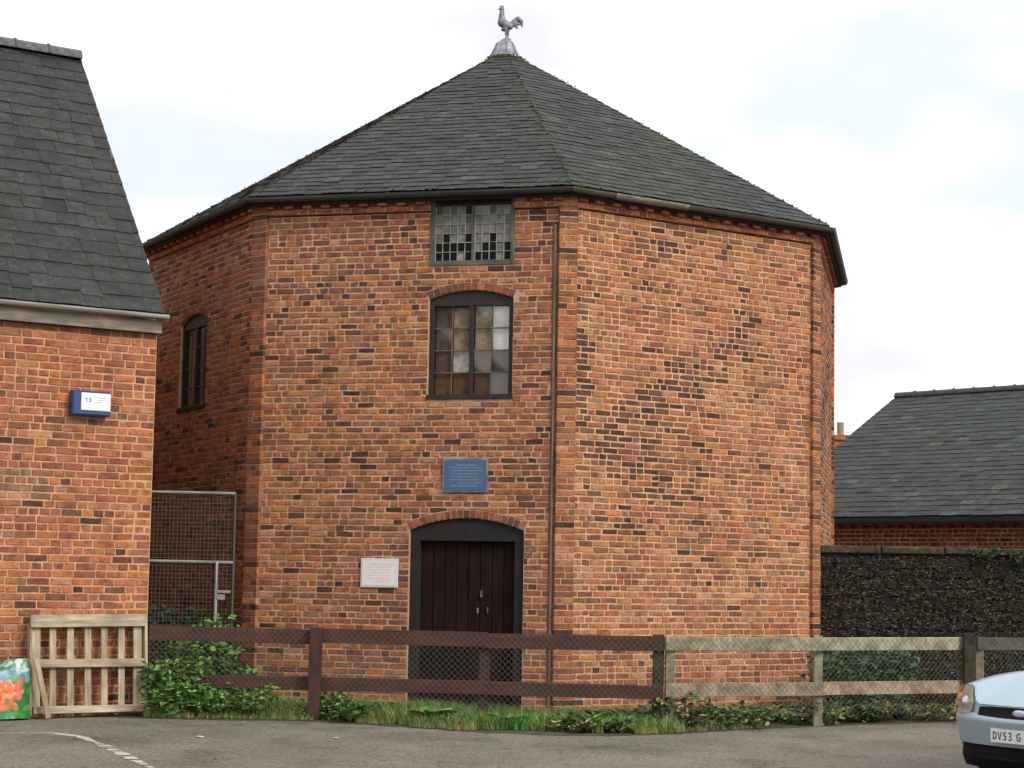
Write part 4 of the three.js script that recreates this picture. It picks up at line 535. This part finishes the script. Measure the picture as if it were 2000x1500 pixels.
{ // grass of the verge
  const R = rng(1200), A = new Acc(); for (let i = 0; i < 12; i++) { const a = R() * 6.283, l = 0.3 + R() * 0.6, b = 0.25 + R() * 0.5, w = 0.017, ox = (R() - 0.5) * 0.35, oz = (R() - 0.5) * 0.35, c = Math.cos(a), s = Math.sin(a); const p = (t, u) => [ox + c * b * t * t + -s * w * u * (1 - t), l * t * (1 - 0.2 * t), oz + s * b * t * t + c * w * u * (1 - t)]; for (let j = 0; j < 3; j++) A.quad(p(j / 3, -1), p(j / 3, 1), p((j + 1) / 3, 1), p((j + 1) / 3, -1), [0, 0], [1, 0], [1, 1], [0, 1], WHITE); }
  /* blades */ const tuft = A.geo(); tuft.deleteAttribute('color'); const gm = S({ roughness: 0.8, side: THREE.DoubleSide }); const spots = [];
  const edgeZ = (x) => { const e = [[-4.2, -19.75], [-2.1, -19.7], [-1.2, -19.15], [-0.5, -18.72], [0.6, -18.38], [1.1, -18.45], [1.7, -18.75], [2.6, -19.5], [3.6, -20.2], [5.4, -21.2], [8, -22.2]]; for (let i = 0; i < e.length - 1; i++) if (x <= e[i + 1][0]) return lerp(e[i][1], e[i + 1][1], (x - e[i][0]) / (e[i + 1][0] - e[i][0])); return -22.2; };
  for (let i = 0; i < 15000; i++) { const x = -4.1 + R() * 11, d = R() * (x > 2 ? 1.4 : 2.1), z = edgeZ(x) - 0.03 - d; const n = fbm(x * 1.6, z * 1.6, 0, 3, 251); const dens = x > 2.8 ? 0.34 : 0.95; if (n < 0.38 + (1 - dens) * 0.35 || R() > dens) continue; if (z < -21.3 && x > -3 && x < 1.5) continue; const tall = (x < 1.9 ? 0.21 : 0.15) * (0.4 + 0.6 * sstep(0, 0.35, d)) * (0.6 + R() * 0.9); const k = (x > 1.9 ? (R() < 0.6 ? DRY : GREEND) : R() < (d < 0.3 ? 0.5 : 0.16) ? DRY : GREEN)[Math.floor(R() * 4)].map((v) => v * (0.95 + R() * 0.6)); spots.push([x, z, tall, k]); }
  const im = new THREE.InstancedMesh(tuft, gm, spots.length), o = new THREE.Object3D(); spots.forEach(([x, z, t, k], i) => { o.position.set(x, 0.01, z); o.rotation.set(0, R() * 6.28, 0); o.scale.set(t, t, t); o.updateMatrix(); im.setMatrixAt(i, o.matrix); im.setColorAt(i, new THREE.Color().setRGB(...k)); }); im.castShadow = im.receiveShadow = true;
  top(im, 'verge_grass', 'rough green grass along the foot of the fences', 'grass', null, 'stuff');
  { const W = new Acc(), q = rng(1210); for (let i = 0; i < 14; i++) { const a = q() * 6.283, l = 0.3 + q() * 0.5, up = 0.15 + q() * 0.9, ox = (q() - 0.5) * 0.5, oz = (q() - 0.5) * 0.5, oy = q() * 0.5, c = Math.cos(a), n = Math.sin(a), w = l * 0.26; const P = (t, u) => [ox + c * l * t - n * w * u, oy + l * up * t * (1 - 0.5 * t), oz + n * l * t + c * w * u]; W.quad(P(0, 0), P(0.5, -1), P(1, 0), P(0.5, 1), [0, 0], [1, 0], [1, 1], [0, 1], WHITE); } const wg = W.geo(); wg.deleteAttribute('color');
    const ws = []; for (let i = 0; i < 1500; i++) { const x = -4.1 + q() * 10.5, d = q() * 1.6, z = edgeZ(x) - 0.12 - d * 0.9; if (fbm(x * 2.3, z * 2.3, 7, 3, 261) < (x > 2.8 ? 0.56 : 0.5)) continue; const t = (0.06 + q() * 0.13) * (0.6 + 0.6 * sstep(0, 0.5, d)) * (fbm(x * 1.1, z, 3, 2, 265) * 1.5 + 0.3); const pal = x > 1.9 ? (q() < 0.5 ? DRY : GREEND) : q() < 0.12 ? DRY : q() < 0.35 ? GREEND : GREEN; ws.push([x, z, t, pal[Math.floor(q() * 4)].map((v) => v * (0.75 + q() * 0.55))]); }
    const wm = new THREE.InstancedMesh(wg, gm, ws.length); ws.forEach(([x, z, t, k], i) => { o.position.set(x, 0.005, z); o.rotation.set(0, q() * 6.28, 0); o.scale.set(t, t, t); o.updateMatrix(); wm.setMatrixAt(i, o.matrix); wm.setColorAt(i, new THREE.Color().setRGB(...k)); }); top(wm, 'verge_weeds', 'low broad leaved weeds mixed into the verge grass', 'weeds', null, 'stuff'); }
  // scraps of litter on the asphalt
  const litter = (x, z, s, lab, cat) => { const g = new THREE.IcosahedronGeometry(s, 1), p = g.attributes.position, q = rng(Math.round(x * 500)); for (let i = 0; i < p.count; i++) p.setY(i, p.getY(i) * 0.22 + fbm(p.getX(i) * 30, p.getZ(i) * 30, 1, 2, 255) * s * 0.4); g.computeVertexNormals(); top(put('x', g, M.paper, null, x, s * 0.1, z), 'litter_scrap', lab, cat); };
  litter(-3.04, -17.51, 0.04, 'small white scrap of litter on the asphalt near the painted line', 'litter'); litter(-1.71, -17.65, 0.03, 'tiny pale scrap of litter on the asphalt before the grass', 'litter');
  // moss round the foot of the lead cap
  const mr = rng(1300), roof = cockpit.children.find((c) => c.name === 'roof'); const moss = mesh('moss', leafCloud(380, (r) => { const a = (r() - 0.5) * 3.0 + OCT.psi - 0.1, d = 0.25 + r() * r() * 0.14; return [Math.sin(a) * d, OCT.Ha - d * 0.66 + r() * 0.045, Math.cos(a) * d]; }, 0.035, [lin('#5d6b3c'), lin('#4d5f34'), lin('#6f7a48')], mr), M.leaf, roof); moss.userData.kind = 'stuff';
  const hm = mesh('moss', leafCloud(2600, (r) => { const i = [-1, 0, 1, -2][Math.floor(r() * 4)], a = OCT.psi + i * Math.PI / 4, t = 0.03 + 0.97 * Math.pow(r(), 0.8), q = fbm(t * 14, i * 3, 0, 3, 291); if (r() < 0.3) { const u = r(), b = OCT.psi + (i + u) * Math.PI / 4, e = OCT.Re * Math.cos(Math.PI / 8) / Math.cos((u - 0.5) * Math.PI / 4) - r() * 0.08; return [Math.sin(b) * e, OCT.He + 0.018 + (OCT.Re - e) * 0.5 * 0, Math.cos(b) * e]; } const d = OCT.Re * t; return [Math.sin(a) * d + (r() - 0.5) * 0.06, OCT.Ha - (OCT.Ha - OCT.He) * t - 0.006 + 0.012 * q, Math.cos(a) * d + (r() - 0.5) * 0.06]; }, 0.032, ['#4f5238', '#464a34', '#5d5c42'].map(lin), rng(1301)), M.leaf, roof); hm.userData.kind = 'stuff';
}

// ---------------------------------------------------------------- parked car, its front at the right edge
{
  const th = -52 * Math.PI / 180, F = [Math.sin(th), Math.cos(th)], nose = [3.99, -13.85], car = top(grp(nose[0] - F[0] * 1.95, 0, nose[1] - F[1] * 1.95, th), 'parked_car', 'pale blue hatchback car parked at the right edge', 'car');
  const paint = new THREE.MeshPhysicalMaterial({ color: col('#98adb8'), roughness: 0.4, metalness: 0.15, clearcoat: 0.45, clearcoatRoughness: 0.12, side: THREE.DoubleSide }), blk = new THREE.MeshPhysicalMaterial({ color: col('#0d0e12'), specularIntensity: 0.4, roughness: 0.75, side: THREE.DoubleSide }), chrome = S({ color: col('#c9ccd2'), roughness: 0.2, metalness: 0.9 }), glassD = S({ color: col('#15191d'), roughness: 0.06, side: THREE.DoubleSide }), rubber = S({ color: col('#1c1c1c'), roughness: 0.9 });
  const surf = (nu, nv, fn) => { const P = [], I = [], U = []; for (let j = 0; j <= nv; j++) for (let i = 0; i <= nu; i++) { P.push(...fn(i / nu, j / nv)); U.push(i / nu, j / nv); } for (let j = 0; j < nv; j++) for (let i = 0; i < nu; i++) { const a = j * (nu + 1) + i; I.push(a, a + 1, a + nu + 2, a, a + nu + 2, a + nu + 1); } const g = new THREE.BufferGeometry(); g.setAttribute('position', new THREE.Float32BufferAttribute(P, 3)); g.setAttribute('uv', new THREE.Float32BufferAttribute(U, 2)); g.setIndex(I); g.computeVertexNormals(); return g; };
  const pull = [[0.16, 0.12], [0.24, 0.06], [0.34, 0.08], [0.44, 0.04], [0.53, 0.006], [0.56, 0.0], [0.595, 0.05], [0.62, 0.062], [0.68, 0.085], [0.74, 0.13], [0.8, 0.2], [0.86, 0.3]];
  const pb = (y) => { for (let i = 0; i < pull.length - 1; i++) if (y <= pull[i + 1][0]) return lerp(pull[i][1], pull[i + 1][1], clamp((y - pull[i][0]) / (pull[i + 1][0] - pull[i][0]))); return 0.3; };
  const WR = (X, y, off = 0) => { const w = 0.835, u = clamp(Math.abs(X) / w), z = 1.5 + 0.45 * Math.pow(1 - Math.pow(u, 2.4), 1 / 2.2); return [X * (1 + off / 0.9), y, z - pb(y) * (1 - 0.3 * u) + off]; };
  const wrap = (x0, x1, y0f, y1f, off = 0, nu = 40, nv = 10) => surf(nu, nv, (u, v) => { const X = lerp(x0, x1, u); return WR(X, lerp(y0f(X), y1f(X), v), off); });
  const k = (v) => () => v, even = (s) => 0.835 * Math.sin(s * Math.PI / 2);
  const wrapE = (y0, y1, off = 0) => surf(60, 12, (u, v) => WR(even(u * 2 - 1), lerp(y0, y1, v), off));
  mesh('bumper', wrapE(0.35, 0.6), paint, car); mesh('lower_grille', wrapE(0.16, 0.35, -0.02), blk, car);
  for (let i = 0; i < 3; i++) mesh('grille_bar', wrap(-0.55, 0.55, k(0.2 + i * 0.045), k(0.212 + i * 0.045), -0.005, 24, 1), blk, car);
  const topY = (X) => 0.672 + 0.135 * sstep(0.44, 0.62, Math.abs(X));
  const hlIn = 0.5; mesh('nose_panel', wrap(-0.835, 0.835, k(0.6), topY, -0.012, 80, 8), paint, car);
  const gr = mesh('grille', wrap(-0.42, 0.42, (X) => 0.578 + 0.01 * (X / 0.42) ** 2, (X) => 0.662 - 0.012 * (X / 0.42) ** 4, 0.004, 30, 4), blk, car);
  const bd = mesh('badge', (() => { const g = new THREE.SphereGeometry(1, 24, 12); g.scale(0.075, 0.031, 0.012); return g; })(), chrome, car); bd.position.set(0, 0.618, WR(0, 0.618)[2] + 0.012); const bi = mesh('badge_inset', (() => { const g = new THREE.SphereGeometry(1, 24, 12); g.scale(0.064, 0.023, 0.012); return g; })(), S({ color: col('#a9aec6'), roughness: 0.3 }), bd); bi.position.z = 0.004;
  const lens = new THREE.MeshPhysicalMaterial({ color: 0xffffff, transmission: 1, thickness: 0, roughness: 0.04, ior: 1.5, side: THREE.DoubleSide });
  for (const s of [-1, 1]) { const h = new THREE.Group(); h.name = 'headlight'; car.add(h); const y0 = (X) => 0.585 + 0.03 * clamp((hlIn + 0.1 - Math.abs(X)) / 0.1) ** 2, y1 = (X) => topY(X) - 0.004 - 0.02 * clamp((hlIn + 0.08 - Math.abs(X)) / 0.08); const a = s * hlIn, b = s * 0.825; mesh('reflector', wrap(a, b, y0, y1, 0.006, 20, 10), S({ color: col('#b9b6a4'), roughness: 0.25, metalness: 0.55, side: THREE.DoubleSide }), h); mesh('lens', wrap(a, b, y0, y1, 0.03, 20, 10), lens, h); const p = WR(s * 0.62, 0.67, 0.012); const bl = put('lamp_bowl', new THREE.SphereGeometry(0.055, 16, 10), chrome, h, p[0], p[1], p[2] - 0.04); const p2 = WR(s * 0.76, 0.7, 0.01); put('indicator', new THREE.SphereGeometry(0.035, 12, 8), S({ color: col('#c98a4a'), roughness: 0.4 }), h, p2[0], p2[1], p2[2] - 0.02); }
  
  mesh('bonnet', surf(36, 20, (u, v) => { const X = lerp(-0.8, 0.8, u), f = WR(X, topY(X)), r = [X * 0.92, 0.95 - 0.05 * (X / 0.8) ** 2, 0.9 + 0.02 * (1 - (X / 0.8) ** 2)]; return [lerp(f[0], r[0], v), lerp(f[1], r[1], v) + 0.014 * Math.sin(Math.PI * v), lerp(f[2] - 0.004, r[2], v)]; }), paint, car);
  const hor = new THREE.Shape(); // flanks with wheel arches
  hor.moveTo(-1.9, 0.3); hor.lineTo(-1.62, 0.24); hor.absarc(-1.28, 0.3, 0.34, Math.PI, 0, true); hor.lineTo(0.85, 0.22); hor.absarc(1.18, 0.3, 0.34, Math.PI, 0, true); hor.lineTo(1.545, 0.35); hor.lineTo(1.47, 0.7); hor.lineTo(0.9, 0.86); hor.lineTo(-1.2, 0.94); hor.lineTo(-1.9, 0.9); hor.closePath();
  for (const s of [-1, 1]) { const g = new THREE.ExtrudeGeometry(hor, { depth: 0.06, bevelEnabled: true, bevelSize: 0.012, bevelThickness: 0.03, bevelSegments: 3 }); g.rotateY(-Math.PI / 2); g.translate(s * 0.79 + 0.03, 0, 0); mesh('side_panel', g, paint, car); }
  mesh('rear_panel', surf(20, 8, (u, v) => { const X = lerp(-0.8, 0.8, u); return [X, lerp(0.28, 1.0, v), -1.9 + 0.08 * (X / 0.8) ** 4 + 0.06 * v * v]; }), paint, car);
  mesh('windscreen', surf(16, 8, (u, v) => { const X = lerp(-1, 1, u); return [X * lerp(0.72, 0.58, v), lerp(0.93, 1.42, v), lerp(0.93, 0.1, v) - 0.06 * X * X]; }), glassD, car);
  mesh('roof_panel', surf(16, 10, (u, v) => { const X = lerp(-1, 1, u); return [X * 0.58, 1.42 + 0.05 * (1 - X * X) * Math.sin(Math.PI * clamp(v, 0.02, 0.98)), lerp(0.1, -1.55, v)]; }), paint, car);
  for (const s of [-1, 1]) mesh('side_window', surf(12, 6, (u, v) => [s * lerp(0.77, 0.58, v), lerp(0.87, 1.42, v), lerp(lerp(0.88, 0.06, v), lerp(-1.75, -1.55, v), u)]), glassD, car);
  mesh('rear_window', surf(10, 6, (u, v) => [lerp(-1, 1, u) * lerp(0.76, 0.58, v), lerp(0.98, 1.42, v), lerp(-1.83, -1.55, v)]), glassD, car);
  mesh('underbody', (() => { const g = new THREE.BoxGeometry(1.5, 0.2, 3.4); g.translate(0, 0.3, -0.1); return g; })(), blk, car);
  for (const [x, z] of [[-0.74, 1.18], [0.74, 1.18], [-0.74, -1.28], [0.74, -1.28]]) { const w = new THREE.Group(); w.name = 'wheel'; w.position.set(x, 0.29, z); car.add(w); const t = new THREE.TorusGeometry(0.215, 0.075, 12, 28); t.rotateY(Math.PI / 2); t.scale(1.15, 1, 1); mesh('tyre', t, rubber, w); const r = new THREE.CylinderGeometry(0.17, 0.17, 0.12, 20); r.rotateZ(Math.PI / 2); mesh('rim', r, chrome, w); }
  for (const s of [-1, 1]) put('mirror', (() => { const g = new THREE.SphereGeometry(1, 14, 10); g.scale(0.1, 0.07, 0.06); return g; })(), paint, car, s * 0.86, 0.98, 0.3);
  // number plate
  const c = document.createElement('canvas'); c.width = 520; c.height = 112; const x = c.getContext('2d'); x.fillStyle = '#d9d9d4'; x.fillRect(0, 0, 520, 112); x.fillStyle = '#16181c'; x.font = 'bold 92px sans-serif'; 'DV53'.split('').forEach((ch, i) => { x.save(); x.translate(16 + i * 51, 90); x.scale(0.74, 1); x.fillText(ch, 0, 0); x.restore(); }); x.save(); x.translate(242, 90); x.scale(0.74, 1); x.fillText('G', 0, 0); x.restore(); const pt = new THREE.CanvasTexture(c); pt.colorSpace = THREE.SRGBColorSpace;
  const pl = new THREE.Group(); pl.name = 'number_plate'; pl.position.set(0, 0.44, WR(0, 0.44)[2] + 0.012); car.add(pl); put('plate', bx(0.52, 0.112, 0.012, 0.002), S({ color: col('#d9d9d4'), roughness: 0.5 }), pl, 0, 0, 0); put('lettering', new THREE.PlaneGeometry(0.514, 0.108), S({ map: pt, roughness: 0.45 }), pl, 0, 0, 0.009);
}

// ---------------------------------------------------------------- house behind the viewer, mirrored in the panes
{
  const g = top(grp(-21.7, 0, 12.2, 2.66), 'gabled_house', 'gabled brick house across the car park, mirrored in the window panes', 'house'); const bm = S({ map: texGrain, color: col('#8f5a41'), roughness: 0.95 });
  mesh('wall', (() => { const q = new THREE.ExtrudeGeometry(new THREE.Shape([[-6, 0], [6, 0], [6, 7.5], [0, 13.3], [-6, 7.5]].map((p) => new THREE.Vector2(...p))), { depth: 10, bevelEnabled: false }); q.translate(0, 0, -10); return q; })(), bm, g);
  for (const sd of [-1, 1]) { const q = bx(8.7, 0.16, 10.6, 0.02); const r = mesh('roof_slope', q, S({ map: texSlate, color: col('#4c4d50'), roughness: 0.7 }), g); r.position.set(sd * 3.12, 10.5, -5); r.rotation.z = -sd * 0.768; }
  for (const wx of [-3.4, 0, 3.4]) for (const y of [1.6, 4.7]) { const w = put('window', bx(1.1, 1.5, 0.08), M.fascia, g, wx, y, 0.03); put('pane', bx(0.95, 1.35, 0.02), M.darkGlass, w, 0, 0, 0.05); }
}
scene.traverse((o) => { if (o.isMesh) { o.castShadow = true; o.receiveShadow = true; } });
renderer.render(scene, camera);
